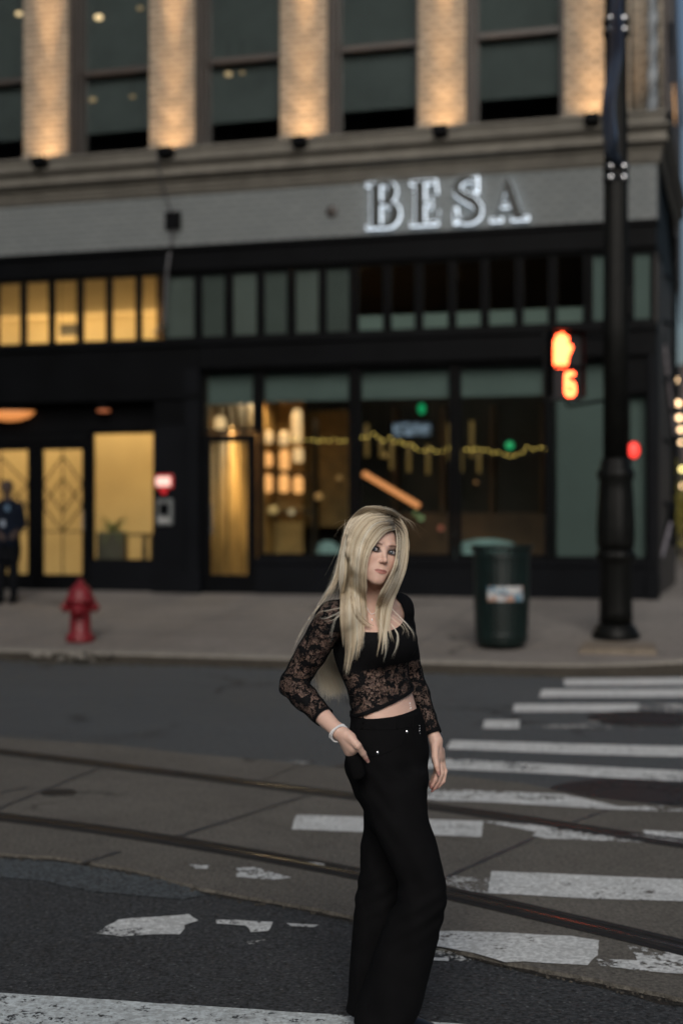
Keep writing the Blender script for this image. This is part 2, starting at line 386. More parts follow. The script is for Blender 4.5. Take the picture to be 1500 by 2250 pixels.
paint([(520,1906),(560,1905),(640,1928),(600,1934),(518,1926)], P1, .006, .024, 92)
paint([(415,1899),(460,1901),(455,1909),(430,1908)], P1, .004, .024, 93)
paint([(750,1906),(880,1914),(880,1924),(760,1916)], P2, .004, .024, 94)
paint([(678,1894),(715,1896),(712,1903),(690,1902)], P1, .004, .024, 95)
paint([(860,2038),(955,2044),(1100,2048),(1250,2056),(1315,2066),(1312,2098),(1290,2120),(1200,2116),(1150,2112),(1110,2114),(1040,2094),(955,2078),(860,2058)], P3, .004, .024, 10)
paint([(1375,2072),(1500,2100),(1800,2150),(1800,2180),(1500,2140),(1400,2132),(1300,2118),(1310,2106),(1400,2110)], P1, .008, .024, 101)
paint([(260,2020),(345,2015),(415,2008),(435,2022),(400,2032),(395,2050),(330,2052),(270,2056),(217,2051)], P1, .014, .008, 102)
paint([(475,2020),(600,2025),(590,2046),(548,2048),(540,2033),(478,2029)], P1, .008, .008, 103)
paint([(630,2028),(700,2032),(690,2037),(640,2034)], P1, .004, .008, 104)
paint([(880,2064),(960,2080),(1055,2114),(1010,2112),(940,2094),(880,2076)], P2, .006, .008, 105)
paint([(940,2103),(985,2104),(985,2112),(945,2110)], P3, .004, .008, 106)
paint([(535,2070),(595,2062),(590,2068),(550,2074)], P2, .006, .008, 107)
paint([(-500,2150),(0,2181),(380,2205),(750,2231),(1000,2249),(1300,2270),(1300,2460),(-500,2400)], paint_mat('pitted_road_paint', -.062, .35, (.70,.76,.77), seed=14, coarse=.3), .004, .008, 11)
# manholes
def manhole(px, py, rad, label, dark=False):
    x, y = G(px, py, .004); e = empty('manhole_cover', (x, y, .002), label=label, cat='manhole cover', group='iron covers in the road')
    bm = bmesh.new(); lathe(bm, [(rad*1.12,.0),(rad*1.12,.006),(rad,.006),(rad*.985,.002),(rad*.985,.002)], 40, cap=False); obj('rim', bm, M['rust'], e)
    bm = bmesh.new(); lathe(bm, [(rad*.96,.0),(rad*.96,.008),(rad*.90,.008),(rad*.88,.005),(rad*.6,.005),(rad*.58,.009),(rad*.5,.009),(rad*.48,.005),(.001,.005)], 40)
    k = 18
    for i in range(k):
        a = 2*math.pi*i/k; box_c = Vector((math.cos(a)*rad*.73, math.sin(a)*rad*.73, .0065))
        bmesh.ops.create_cube(bm, size=1, matrix=Matrix.Translation(box_c) @ Matrix.Rotation(a, 4, 'Z') @ Matrix.Diagonal((rad*.22, rad*.07, .006, 1)))
    obj('lid', bm, M['rust'], e); return e
manhole(1415, 1579, .40, 'round iron manhole cover between the upper crosswalk stripes')
manhole(1392, 1747, .44, 'large round iron manhole cover in a dark patch by the far rail')
manhole(795, 1697, .25, 'small round iron cover half hidden behind the woman')
x, y = G(130, 1742, .02)
e = empty('valve_cover', (x, y, .02), label='small flat dark iron valve cover in the concrete at far left', cat='valve cover')
bm = bmesh.new(); lathe(bm, [(.10,0.0),(.10,.004),(.085,.006),(.08,.004),(.001,.004)], 24); obj('lid', bm, M['rust'], e)
# dark asphalt repair round the big manhole
sheet('road_repair', ragged([G(*p) for p in [(1240,1742),(1280,1725),(1400,1714),(1500,1712),(1700,1720),(1700,1790),(1500,1780),(1350,1776)]], .012, .05, 33, True), .0028, M['near'])
# pavement and kerb
dK = -5.8
bm = bmesh.new()
arc = []
for i in range(9):
    a = R(90)*i/8; arc.append((3.55+3.0*math.sin(a), dK+3.0*(1-math.cos(a))))
outline = [(-22, dK)] + [(-22+i*1.0, dK) for i in range(1, 26)] + arc + [(6.55, 26.0)]
inner = [(-22, 1.0), (3, 1.0), (4.0, 26.0)]
def wz(yl): return Z_WALK + SL*min(0.0, yl)
kw = .16
path = [Vector(p) for p in outline]
def offs(P, w):
    out = []
    for i, p in enumerate(P):
        t = (P[min(i+1,len(P)-1)]-P[max(i-1,0)]).normalized(); out.append(p + Vector((-t.y, t.x))*w)
    return out
innerK = offs(path, kw)
bm = bmesh.new(); rings = []
rr = random.Random(2)
for a, b in zip(path, innerK):
    za, zb = max(.13, wz(a.y)-0.0), wz(b.y)+.002
    rings.append([bm.verts.new((a.x, a.y-.01, -.05)), bm.verts.new((a.x, a.y, za-.03)), bm.verts.new((a.x, a.y+.02, za-.006)), bm.verts.new((a.x, a.y+.05, za+.002)), bm.verts.new((b.x, b.y, zb)), bm.verts.new((b.x, b.y, zb-.1))])
for A, B in zip(rings, rings[1:]):
    for k in range(5): bm.faces.new((A[k], A[k+1], B[k+1], B[k]))
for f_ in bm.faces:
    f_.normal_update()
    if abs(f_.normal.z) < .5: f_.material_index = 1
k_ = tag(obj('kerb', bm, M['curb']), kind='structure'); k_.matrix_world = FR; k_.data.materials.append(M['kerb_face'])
bm = bmesh.new()
top = [bm.verts.new((p.x, p.y, wz(p.y)-.002)) for p in innerK]
bk = [bm.verts.new((p.x if p.x < 4.0 else 4.0, 1.0 if p.x < 4.6 else 30.0, wz(1.0)-.002)) for p in innerK]
g0 = [bm.verts.new((p.x, min(-.0001, 1.0), Z_WALK-.002)) for p in innerK]
for i in range(len(top)-1):
    pass
bm.free(); bm = bmesh.new()
# pavement: sloping part up to the facade line, level part beyond and along the side street
xs = [-22+i*.5 for i in range(int((3.5+22)/.5)+1)]
def quad(bm, a, b, c, d): bm.faces.new([bm.verts.new(p) for p in (a,b,c,d)])
quad(bm, (-22, dK+kw-.02, wz(dK+kw)), (3.55, dK+kw-.02, wz(dK+kw)), (3.55, 0, Z_WALK), (-22, 0, Z_WALK))
quad(bm, (-22, 0, Z_WALK), (3.55, 0, Z_WALK), (3.55, 4, Z_WALK), (-22, 4, Z_WALK))
ia = [p for p in innerK if p.x >= 3.54 and p.y <= -2.0]
for a, b in zip(ia, ia[1:]):
    quad(bm, (a.x, a.y, wz(a.y)), (b.x, b.y, wz(b.y)), (b.x, 0, Z_WALK), (a.x, 0, Z_WALK))
quad(bm, (ia[-1].x, ia[-1].y, wz(ia[-1].y)), (6.4, -2.6, wz(-2.6)), (6.4, 0, Z_WALK), (ia[-1].x, 0, Z_WALK))
quad(bm, (3.55, 0, Z_WALK), (6.39, 0, Z_WALK), (6.39, 26, Z_WALK), (3.55, 26, Z_WALK))
bmesh.ops.remove_doubles(bm, verts=bm.verts, dist=.001)
w_ = tag(obj('pavement', bm, M['walk']), kind='structure'); w_.matrix_world = FR
# expansion joints of the pavement (thin grooves filled with dirt)
bm = bmesh.new()
for s in [-19.5+1.55*i for i in range(15)]:
    box(bm, s, s+.014, dK+.2, -.02, 0, .004)
for v in bm.verts: v.co.z += wz(v.co.y)-.001
for dd in (-4.3, -2.8, -1.3): box(bm, -20, 3.6, dd, dd+.014, wz(dd)-.001, wz(dd)+.004)
j_ = tag(obj('pavement_joint', bm, M['joint']), kind='structure'); j_.matrix_world = FR
# debris in the gutter

bm = bmesh.new(); rr = random.Random(21)
for i in range(700):
    t_ = rr.random(); s_ = -8+12*t_; yy = dK-.02-abs(rr.gauss(0,.12)); r_ = rr.uniform(.004,.016)
    if rr.random() < .25: s_ = -1.3+rr.gauss(0,.35); r_ *= 1.6
    m = Matrix.Translation((s_, yy, r_*.4)) @ Matrix.Rotation(rr.uniform(0,6), 4, 'Z') @ Matrix.Diagonal((r_*rr.uniform(.8,2), r_, r_*.5, 1))
    bmesh.ops.create_icosphere(bm, subdivisions=1, radius=1, matrix=m)
gd = tag(obj('gutter_debris', bm, M['slab_edge']), 'small stones and litter lying in the gutter below the far kerb', 'debris', kind='stuff'); gd.matrix_world = FR
# broken, patched piece of kerb
bm = bmesh.new(); rr = random.Random(22)
for i in range(16):
    r_ = rr.uniform(.03,.09); m = Matrix.Translation((-1.35+rr.gauss(0,.28), dK-.03+rr.gauss(0,.05), .03+rr.random()*.09)) @ Matrix.Rotation(rr.uniform(0,6), 4, 'Z') @ Matrix.Rotation(rr.uniform(-.5,.5), 4, 'X') @ Matrix.Diagonal((r_, r_*.6, r_*.4, 1))
    bmesh.ops.create_icosphere(bm, subdivisions=1, radius=1, matrix=m)
rb_ = tag(obj('kerb_rubble', bm, M['curb']), 'pale broken chunks of concrete at the damaged stretch of kerb', 'rubble', kind='stuff'); rb_.matrix_world = FR
# ------------------------------------------------------------------ the corner building (local frame: x along the facade, y into the house, z up)
B = empty('corner_building', (0, Y0, 0), -A16, 'grey brick corner building with uplit pilasters above a black shopfront', 'building')
SC = PX(1442)                                  # corner of the facade
z_base = Z_WALK
zb_top, zb_bot = PZ(750,404), PZ(750,522)      # grey brick band
z_sill = PZ(750,303)                           # top of the sill course
z_tr_t, z_tr_b = PZ(750,578), PZ(750,735)      # transom strip
z_sf_t = PZ(885,797); z_sf_b = PZ(900,1229)    # shop windows
z_dr_t = PZ(270,948,.3)
TOPZ = 10.6; SL_, LEFT = -16.0, -16.0
def bpart(name, lst, mat, parent=B, bev=0.0): return obj(name, boxes(lst, bev), mat, parent)
# core walls
bpart('wall', [(LEFT, SC, 0, .4, zb_bot, zb_top)], M['brick'])
# cornice: stacked mouldings
prof = [(0,zb_top),(-.03,zb_top),(-.03,zb_top+.05),(-.06,zb_top+.055),(-.06,zb_top+.13),(-.10,zb_top+.14),(-.10,zb_top+.19),(-.24,zb_top+.25),(-.24,zb_top+.30),(-.20,zb_top+.305),(-.20,zb_top+.39),(-.30,zb_top+.44),(-.30,zb_top+.475),(-.12,zb_top+.48),(-.12,z_sill-.16),(-.16,z_sill-.155),(-.16,z_sill-.05),(-.20,z_sill-.045),(-.20,z_sill),(.35,z_sill+.02)]
def extrude_profile(prof, x0, x1, ret=None):
    bm = bmesh.new(); ends = []
    xs_ = [x0, x1]
    A = [bm.verts.new((x0, y, z)) for y, z in prof]; Bv = [bm.verts.new((x1 - y*0 + (-y if y < 0 else 0)*.55, y, z)) for y, z in prof]
    for k in range(len(prof)-1): bm.faces.new((A[k], A[k+1], Bv[k+1], Bv[k]))
    C = [bm.verts.new((x1 + (-y if y < 0 else 0)*.55 + .0, 5.0, z)) for y, z in prof]
    for k in range(len(prof)-1): bm.faces.new((Bv[k], Bv[k+1], C[k+1], C[k]))
    return bm
bm = extrude_profile(prof, LEFT, SC+.03); s = LEFT
while s < SC-.05:
    box(bm, s, s+.055, -.085, -.058, zb_top+.062, zb_top+.12); s += .10
obj('cornice', bm, M['stone'], B)
# black lintel and frames of the ground floor
lin = [(LEFT, SC+.02, -.10, .3, z_tr_t+.30, zb_bot-.003), (LEFT, SC+.0, -.05, .3, z_tr_t, z_tr_t+.298)]
bpart('lintel', lin, M['black'], bev=.008)
bpart('spandrel', [(LEFT, PX(440)-.01, -.06, .24, PZ(270,884), z_tr_b), (LEFT, PX(342)-.01, .2405, .37, z_dr_t+.06, z_tr_b-.001), (PX(342), PX(440)-.012, -.0595, .2, z_dr_t+.06, PZ(270,884)-.001), (PX(440), SC, -.06, .3, z_sf_t, z_tr_b), (LEFT, SC+.01, -.11, .3, z_tr_b-.10, z_tr_b-.001),
                   (LEFT, PX(440), -.10, -.062, PZ(270,884)+.02, PZ(270,884)+.10)], M['black'], bev=.006)
bpart('plinth', [(PX(562), SC-.003, -.02, .3, z_base-.02, z_sf_b), (PX(562), SC, -.06, .298, z_sf_b-.08, z_sf_b+.003)], M['black2'], bev=.006)
def pier(px0, px1, z0, z1, y0=-.05, mat=M['black2'], name='pier'):
    s0, s1 = PX(px0), PX(px1); w = s1-s0
    bm = boxes([(s0, s1, y0, .35, z0, z1)], .008)
    box(bm, s0-.03, s1+.03, y0-.03, .352, z0-.001, z0+.35, .008)
    if w > .25: box(bm, s0+.07, s1-.07, y0-.014, y0+.01, z0+.5, z1-.2, .004)
    return obj(name, bm, mat, B)
pier(342, 408, z_base-.02, z_dr_t+.058); pier(411, 441, z_base-.02, z_sf_t-.002, -.08)
pier(1423, 1441, z_base-.02, z_tr_b-.102); 
# transom strip: each light its own window with frame and pane
def window(name, px0, px1, z0, z1, yl, fwid, fmat, gmat, extras=None, fd=.06, rail_z=None):
    s0, s1 = PX(px0, yl), PX(px1, yl)
    L = [(s0, s0+fwid, yl, yl+fd, z0, z1), (s1-fwid, s1, yl, yl+fd, z0, z1), (s0+fwid+.001, s1-fwid-.001, yl, yl+fd, z0, z0+fwid), (s0+fwid+.001, s1-fwid-.001, yl, yl+fd, z1-fwid, z1)]
    for rz in (rail_z or []): L.append((s0+fwid+.001, s1-fwid-.001, yl-.012, yl+fd-.01, rz-.03, rz+.03))
    w = obj(name, boxes(L, .003), fmat, B)
    obj('pane', boxes([(s0+fwid*.5, s1-fwid*.5, yl+fd*.5, yl+fd*.5+.006, z0+fwid*.5, z1-fwid*.5)]), gmat, w)
    return w, s0, s1
def backing(name, parent, s0, s1, yl, z0, z1, mat, th=.012): return obj(name, boxes([(s0, s1, yl, yl+th, z0, z1)]), mat, parent)
lit = [(-74,-10),(-8,50),(52,112),(114,174),(177,238),(240,303),(305,350)]
dim = [(354,433),(436,500),(504,570),(573,637),(641,706),(709,774)]
drk = [(779,848),(851,918),(921,991),(994,1063),(1066,1138),(1141,1211),(1214,1288)]
bpart('wall_panel', [(LEFT, PX(-240,.3)-.01, -.04, .36, z_base-.02, PZ(270,884)-.003), (LEFT, PX(-274), -.03, .3, z_tr_b+.003, z_tr_t-.003)]+[(-15.6+1.3*i, -14.6+1.3*i, -.055, -.041, z_base+.5, z_dr_t) for i in range(5)], M['black2'], bev=.004)
for a, b in [(-140,-77),(-205,-143),(-270,-208)] + lit: window('transom_window', a, b, z_tr_b+.002, z_tr_t-.002, .02, .045, M['black'], M['glass2'])
for i, (a, b) in enumerate(dim):
    w, s0, s1 = window('transom_window', a, b, z_tr_b+.002, z_tr_t-.002, .02, .05, M['black'], M['glass2'])
    backing('blind', w, s0+.03, s1-.03, .10, z_tr_b+.03, z_tr_t-.03, M['dim_shade'] if i % 2 else M['blind'])
for i, (a, b) in enumerate(drk):
    w, s0, s1 = window('transom_window', a, b, z_tr_b+.002, z_tr_t-.002, .02, .05, M['black'], M['glass2'])
    backing('blind', w, s0+.03, s1-.03, .10, z_tr_b+.03, z_tr_b+.27, M['pale_shade'])
for a, b in [(1292,1379),(1382,1438)]:
    w, s0, s1 = window('transom_window', a, b, z_tr_b+.002, z_tr_t-.002, .02, .06, M['black'], M['glass2'])
    backing('blind', w, s0+.03, s1-.03, .10, z_tr_b+.03, z_tr_t-.03, M['shade'])
# shop windows
wins = [(566,776), (780,996), (1000,1207)]
z_band = PZ(885,872)
for a, b in wins:
    w, s0, s1 = window('shop_window', a, b, z_sf_b+.004, z_sf_t-.002, .06, .07, M['black'], M['glass2'], fd=.09)
    backing('blind', w, s0+.05, s1-.05, .26, z_band, z_sf_t-.03, M['shade'])
w, s0, s1 = window('shop_window', 1210, 1374, z_sf_b+.004, z_sf_t-.002, .06, .05, M['black'], M['glass2'], fd=.09)
backing('blind', w, s0+.03, s1-.03, .26, z_sf_b+.02, z_sf_t-.03, M['shade'])
w, s0, s1 = window('shop_window', 1376, 1424, z_sf_b+.004, z_sf_t-.5, .06, .04, M['black'], M['glass2'], fd=.09)
backing('blind', w, s0+.02, s1-.02, .26, z_sf_b+.02, z_sf_t-.52, M['shade'])
bpart('head_panel', [(PX(1376), PX(1424), .03, .2, z_sf_t-.498, z_sf_t-.002)], M['black'])
w, s0, s1 = window('shop_window', 1198, 1222, z_sf_b+.01, z_sf_t-.3, .24, .012, M['black'], M['glass2'], fd=.02)
backing('blind', w, s0+.01, s1-.01, .32, z_sf_b+.02, z_sf_t-.32, M['pale_shade'])
# restaurant door with its overlight
zd = PZ(510,955,.1)
w, s0, s1 = window('overlight', 443, 562, zd+.04, z_sf_t-.002, .06, .05, M['black'], M['glass2'], fd=.09)
backing('blind', w, s0+.03, s1-.03, .26, PZ(500,885), z_sf_t-.03, M['shade'])
s0, s1 = PX(445,.1), PX(562,.1)
d = obj('door', boxes([(s0,s0+.13,.08,.14,z_base,zd),(s1-.13,s1,.08,.14,z_base,zd),(s0+.131,s1-.131,.08,.14,zd-.11,zd),(s0+.131,s1-.131,.08,.14,z_base,z_base+.28)], .005), M['black'], B)
obj('pane', boxes([(s0+.1,s1-.1,.107,.113,z_base+.2,zd-.05)]), M['glass2'], d)
bm = bmesh.new(); tube(bm, [(s0+.18,.02,z_base+.9),(s0+.18,.02,z_base+1.35)], .013, 8); box(bm, s0+.15,s0+.185,.0,.08,z_base+.93,z_base+.95); box(bm, s0+.15,s0+.185,.0,.08,z_base+1.3,z_base+1.32)
obj('handle', bm, M['chrome'], d)
# hotel entrance: doors with diamond lattice and a plain side light
def hotel_door(pa, pb, hside):
    s0, s1 = PX(pa,.3), PX(pb,.3); f = .11
    d = obj('door', boxes([(s0,s0+f,.28,.34,z_base,z_dr_t-.16),(s1-f,s1,.28,.34,z_base,z_dr_t-.16),(s0+f+.001,s1-f-.001,.28,.34,z_dr_t-.27,z_dr_t-.16),(s0+f+.001,s1-f-.001,.28,.34,z_base,z_base+.25)], .005), M['black'], B)
    obj('pane', boxes([(s0+f*.8,s1-f*.8,.307,.313,z_base+.2,z_dr_t-.2)]), M['glass2'], d)
    bm = bmesh.new(); cx = (s0+s1)/2; zt = z_dr_t-.27; zb_ = z_base+.25; a0, a1 = s0+f, s1-f
    for (p, q) in [((cx,zb_),(cx,zt)), ((a0,zt-.55),(cx,zt-.1)), ((a1,zt-.55),(cx,zt-.1)), ((a0,zt-.55),(cx,zt-1.0)), ((a1,zt-.55),(cx,zt-1.0)), ((a0,zt-.9),(cx,zt-.45)), ((a1,zt-.9),(cx,zt-.45)), ((a0,zt-.9),(cx,zt-1.3)), ((a1,zt-.9),(cx,zt-1.3)), ((a0,zt-1.3),(a1,zt-1.3))]:
        tube(bm, [(p[0],.295,p[1]),(q[0],.295,q[1])], .012, 6)
    obj('lattice', bm, M['black'], d)
    hx = s1-f*.5 if hside > 0 else s0+f*.5
    bm = bmesh.new(); tube(bm, [(hx,.22,z_base+.95),(hx,.22,z_base+1.25)], .014, 8); box(bm, hx-.01,hx+.01,.22,.285,z_base+.97,z_base+.99); box(bm, hx-.01,hx+.01,.22,.285,z_base+1.21,z_base+1.23)
    obj('handle', bm, M['chrome'], d)
hotel_door(-70, 76, -1); hotel_door(82, 196, 1)
bpart('door_frame', [(PX(196,.3)+.002, PX(202,.3), .25, .36, z_base, z_dr_t), (PX(76,.3)+.002, PX(82,.3)-.002, .25, .36, z_base, z_dr_t-.16), (LEFT, PX(200,.3), .25, .36, z_dr_t-.158, z_dr_t+.002),(LEFT, PX(342,.3), .24, .36, z_dr_t+.003, z_dr_t+.1), (PX(-90,.3), PX(-72,.3), .25, .36, z_base, z_dr_t-.16)], M['black'], bev=.004)
z0_ = PZ(270,1234,.3)
w, s0, s1 = window('side_light', 201, 341, z0_, z_dr_t, .29, .035, M['black'], M['glass2'], fd=.07)
bpart('bulkhead', [(PX(200,.3)+.01, PX(342), .26, .36, z_base-.02, z0_-.001)], M['black2'], bev=.005)
window('side_light', -236, -92, z0_, z_dr_t, .29, .035, M['black'], M['glass2'], fd=.07)
bpart('soffit', [(LEFT, PX(410), .30, 2.9, z_tr_b-.14, z_tr_b-.10)], M['black'])
# ---- rooms behind the glass
M['lobby'] = simple('lobby_wall', (.54,.40,.20), .8, var=.12, scale=1.0)
M['lobby_floor'] = simple('lobby_floor', (.22,.17,.11), .3, var=.3, scale=3)
M['bar_wall'] = simple('bar_wall', (.35,.22,.08), .6, var=.5, scale=1.5)
M['dark_in'] = simple('dark_interior', (.022,.017,.013), .6, var=.5, scale=1.2)
xl = PX(350)-.05
obj('lobby_wall', boxes([(LEFT, xl, 3.0, 3.1, z_base, z_tr_t), (xl, xl+.1, .36, 3.1, z_base, z_tr_t)]), M['lobby'], B)
obj('lobby_floor', boxes([(LEFT, xl, .36, 3.0, z_base-.02, z_base+.004)]), M['lobby_floor'], B)
obj('gallery_wall', boxes([(LEFT, xl-.001, 1.9, 2.0, z_tr_b-.1, z_tr_t+.2)]), M['lobby'], B)
M['tan'] = simple('tan_panel', (.40,.28,.13), .8, var=.1, scale=1)
obj('gallery_soffit', boxes([(LEFT, xl-.002, 1.3, 1.88, PZ(150,690,1.3), z_tr_t+.19)]), M['tan'], B)
def lamp(name, kind, loc, energy, col, parent=B, size=.3, size_y=None, rot=(0,0,0), spot=None, blend=.5):
    L = bpy.data.lights.new(name, kind); L.energy = energy; L.color = col
    if kind == 'AREA':
        L.shape = 'RECTANGLE'; L.size = size; L.size_y = size_y or size
    elif kind == 'SPOT': L.spot_size = spot; L.spot_blend = blend; L.shadow_soft_size = size
    else: L.shadow_soft_size = size
    o = bpy.data.objects.new(name, L); COL.objects.link(o); o.location = loc; o.rotation_euler = rot; o.parent = parent; return o
WARM = (1, .71, .41)
for s in (-9.0, -6.6, -4.2): lamp('ceiling_light', 'AREA', (s, 1.9, z_tr_b-.16), 78, WARM, size=1.8, size_y=1.2, rot=(0,0,0))
for s in (-7.6, -5.4, -3.4): lamp('gallery_light', 'AREA', (s, 1.1, z_tr_b-.06), 44, WARM, size=1.6, size_y=.3, rot=(R(180),0,0))
# restaurant room
xr0, xr1 = PX(444), SC-.1
obj('restaurant_wall', boxes([(xr0-.35, xr1, 5.6, 5.7, z_base, z_tr_t), (xr0-.35, xr0-.25, .36, 5.6, z_base, z_tr_t), (xr1, xr1+.08, .36, 5.7, z_base, z_tr_t), (xl+.101, xr1, .36, 5.7, z_tr_t, z_tr_t+.1)]), M['dark_in'], B)
obj('restaurant_floor', boxes([(xr0-.24, xr1, .36, 5.6, z_base-.02, z_base+.004)]), M['lobby_floor'], B)
obj('side_panel', boxes([(xr0-.249, xr0-.235, .6, 4.1, z_base, z_band+.3)]+[(xr0-.2345, xr0-.20, .8+.45*i, .86+.45*i, z_base, z_band+.3) for i in range(7)]), M['bar_wall'], B)
lamp('wall_washer', 'AREA', (xr0+.15, 1.9, z_base+2.1), 26, WARM, size=1.8, size_y=.25, rot=(0,R(55),R(0)))
lamp('depth_fill', 'AREA', (1.5, 3.2, z_tr_b-.3), 5, (1,.7,.42), size=3.0, size_y=1.0)  # added warm fill that gives the dark room depth, no fitting behind it
obj('banquette', boxes([(-.6, 3.6, 4.6, 5.2, z_base, z_base+.5), (-.6, 3.6, 5.2, 5.35, z_base, z_base+1.25)]+[(-.5+.9*i, -.44+.9*i, 5.1, 5.5, z_base+1.25, z_base+3.2) for i in range(5)], .02), simple('brown_leather', (.10,.055,.03), .5, var=.4, scale=2), B)
s0, s1 = PX(470,4.2), PX(665,4.2)
obj('bar_backdrop', boxes([(s0, s1, 4.2, 4.3, z_base, z_band+.4)]), M['bar_wall'], B)
lamp('bar_light', 'AREA', ((s0+s1)/2, 3.4, z_band+.25), 60, WARM, size=1.6, size_y=.2, rot=(R(-35),0,0))
lamp('bar_light', 'AREA', (s0+.3, 3.3, z_base+1.6), 60, WARM, size=.3, size_y=1.6, rot=(R(90),0,0))
s0b, s1b = PX(668,4.6), PX(770,4.6)
obj('bar_backdrop', boxes([(s0b, s1b, 4.6, 4.7, z_base+1.0, z_band+.2)]), simple('brown_wall', (.16,.10,.035), .7, var=.3), B)
lamp('bar_light', 'AREA', ((s0b+s1b)/2, 3.9, z_band+.2), 9, WARM, size=1.0, size_y=.2, rot=(R(-30),0,0))
# ---- upper floor
pil = [(-256,-158), (52,150), (328,427), (615,718), (918,1022), (1238,1405)]
M['inside'] = simple('upper_room', (.055,.045,.042), .8, var=.7, scale=1.6)
for a, b in [(-256,-160), (52,150), (328,427), (615,718), (918,1022), (1238,1382)]:
    s0, s1 = PX(a), PX(b)
    bm = boxes([(s0, s1, 0, .5, z_sill+.021, TOPZ)]); box(bm, s0-.02, s1+.02, -.03, .2, z_sill+.0215, z_sill+.10, .006)
    obj('pilaster', bm, M['pil'], B)
uw_left = []
for k in range(1, 5):            # the same rhythm carries on to the left of the frame
    s0 = PX(-256)-1.98*k; bm = boxes([(s0, s0+.66, 0, .5, z_sill+.021, TOPZ)]); box(bm, s0-.02, s0+.68, -.03, .2, z_sill+.0215, z_sill+.10, .006); obj('pilaster', bm, M['pil'], B)
    uw_left.append((s0+.66, s0+1.98))
uw = [(-156,52), (152,328), (429,615), (720,918), (1024,1238)]
uw_s = [(PX(a)+.02, PX(b)) for a, b in uw] + [(a+.002, b-.002) for a, b in uw_left]
for i, (s0, s1) in enumerate(uw_s):
    yl = .28; f = .10
    z0, z1 = z_sill+.02, TOPZ
    rz = PZ(820,104,.3)
    w = obj('window', boxes([(s0,s0+f,yl,yl+.1,z0,z1),(s1-f,s1,yl,yl+.1,z0,z1),(s0+f+.001,s1-f-.001,yl,yl+.1,z0,z0+.12),(s0+f+.001,s1-f-.001,yl-.03,yl+.09,rz-.045,rz+.045),(s0-.02,s0+.04,.06,yl-.001,z0,z1),(s0+.041,s0+.08,.16,yl-.001,z0,z1),(s1-.04,s1+.0,.1,yl-.001,z0,z1)], .004), M['frame'], B)
    obj('pane', boxes([(s0+f*.8,s1-f*.8,yl+.05,yl+.056,z0+.1,z1)]), M['glass'], w)
    obj('blind', boxes([(s0+f-.03,s1-f+.03,yl+.14,yl+.15,PZ(820,241+(2 if i<3 else 0),.42),z1)]), M['blind'], w)
obj('upper_room', boxes([(LEFT, SC, 1.3, 1.4, z_sill, TOPZ), (LEFT, SC, .5, 1.3, z_sill-.1, z_sill)]), M['inside'], B)
# corner ornament: rolls and a twisted colonnette beside the last pilaster
bm = boxes([(PX(1383), PX(1409), .04, .5, z_sill+.022, TOPZ)])
for a, r_, yy in ((1414,.035,.04),(1450,.04,.02)): lathe(bm, [(r_,z_sill+.022),(r_,TOPZ)], 12, c=(PX(a), yy, 0))
obj('corner_roll', bm, M['pil'], B, True)
bm = bmesh.new(); n = 14; rings = []
H_ = 150
for k in range(H_+1):
    z = z_sill+.03+(TOPZ-z_sill-.03)*k/H_
    rings.append([bm.verts.new((PX(1432)+(.062+.018*math.cos(3*(2*math.pi*i/n)-z*16))*math.cos(2*math.pi*i/n), .02+(.062+.018*math.cos(3*(2*math.pi*i/n)-z*16))*math.sin(2*math.pi*i/n), z)) for i in range(n)])
for a, b in zip(rings, rings[1:]):
    for i in range(n): bm.faces.new((a[i], a[(i+1)%n], b[(i+1)%n], b[i]))
obj('twisted_colonnette', bm, simple('slate_terracotta', (.13,.15,.17), .6, var=.3, scale=5), B, True)
bpart('corner_post', [(PX(1412), PX(1456), .12, .5, z_sill+.022, TOPZ)], M['frame'])
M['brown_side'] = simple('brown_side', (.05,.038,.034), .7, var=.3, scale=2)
# the side wall runs back along the side street, with lit windows
tan14 = math.tan(R(-2.0))
def side_prism(x0, x1, y0, y1, z0, z1):
    bm = bmesh.new(); k = -.036
    pr = [(x0, y0), (x1, y0), (x1+k*(y1-y0), y1), (x0+k*(y1-y0), y1)]
    return prism(bm, pr, z0, z1)
obj('side_wall', side_prism(SC-.14, SC-.005, .45, 22, 0, 12.95), M['black2'], B)
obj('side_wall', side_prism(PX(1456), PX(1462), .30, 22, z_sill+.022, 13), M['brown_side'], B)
obj('attic_wall', boxes([(LEFT, PX(1462)-.01, 0, .5, TOPZ+.001, 13.2)]), M['pil'], B)
obj('roof', boxes([(LEFT, PX(1462)-.8, .5, 21, 12.8, 12.9)]), M['black2'], B)
for a, b, c, d_ in ((0,55,.9,2.4),(200,250,.9,2.4),(0,40,5,7),(130,160,3.2,3.8)):
    z0, z1 = PZ(1458,b,1), PZ(1458,a-8,1)
    x = PX(1462)
    w = obj('side_window', side_prism(x, x+.03, c, d_, z0, z1), M['frame'], B)
    obj('pane', side_prism(x+.031-.036*c, x+.036-.036*c, c+.06, d_-.06, z0+.05, z1-.05), emis('lit_pane', (1,.52,.2), 1.1), w)
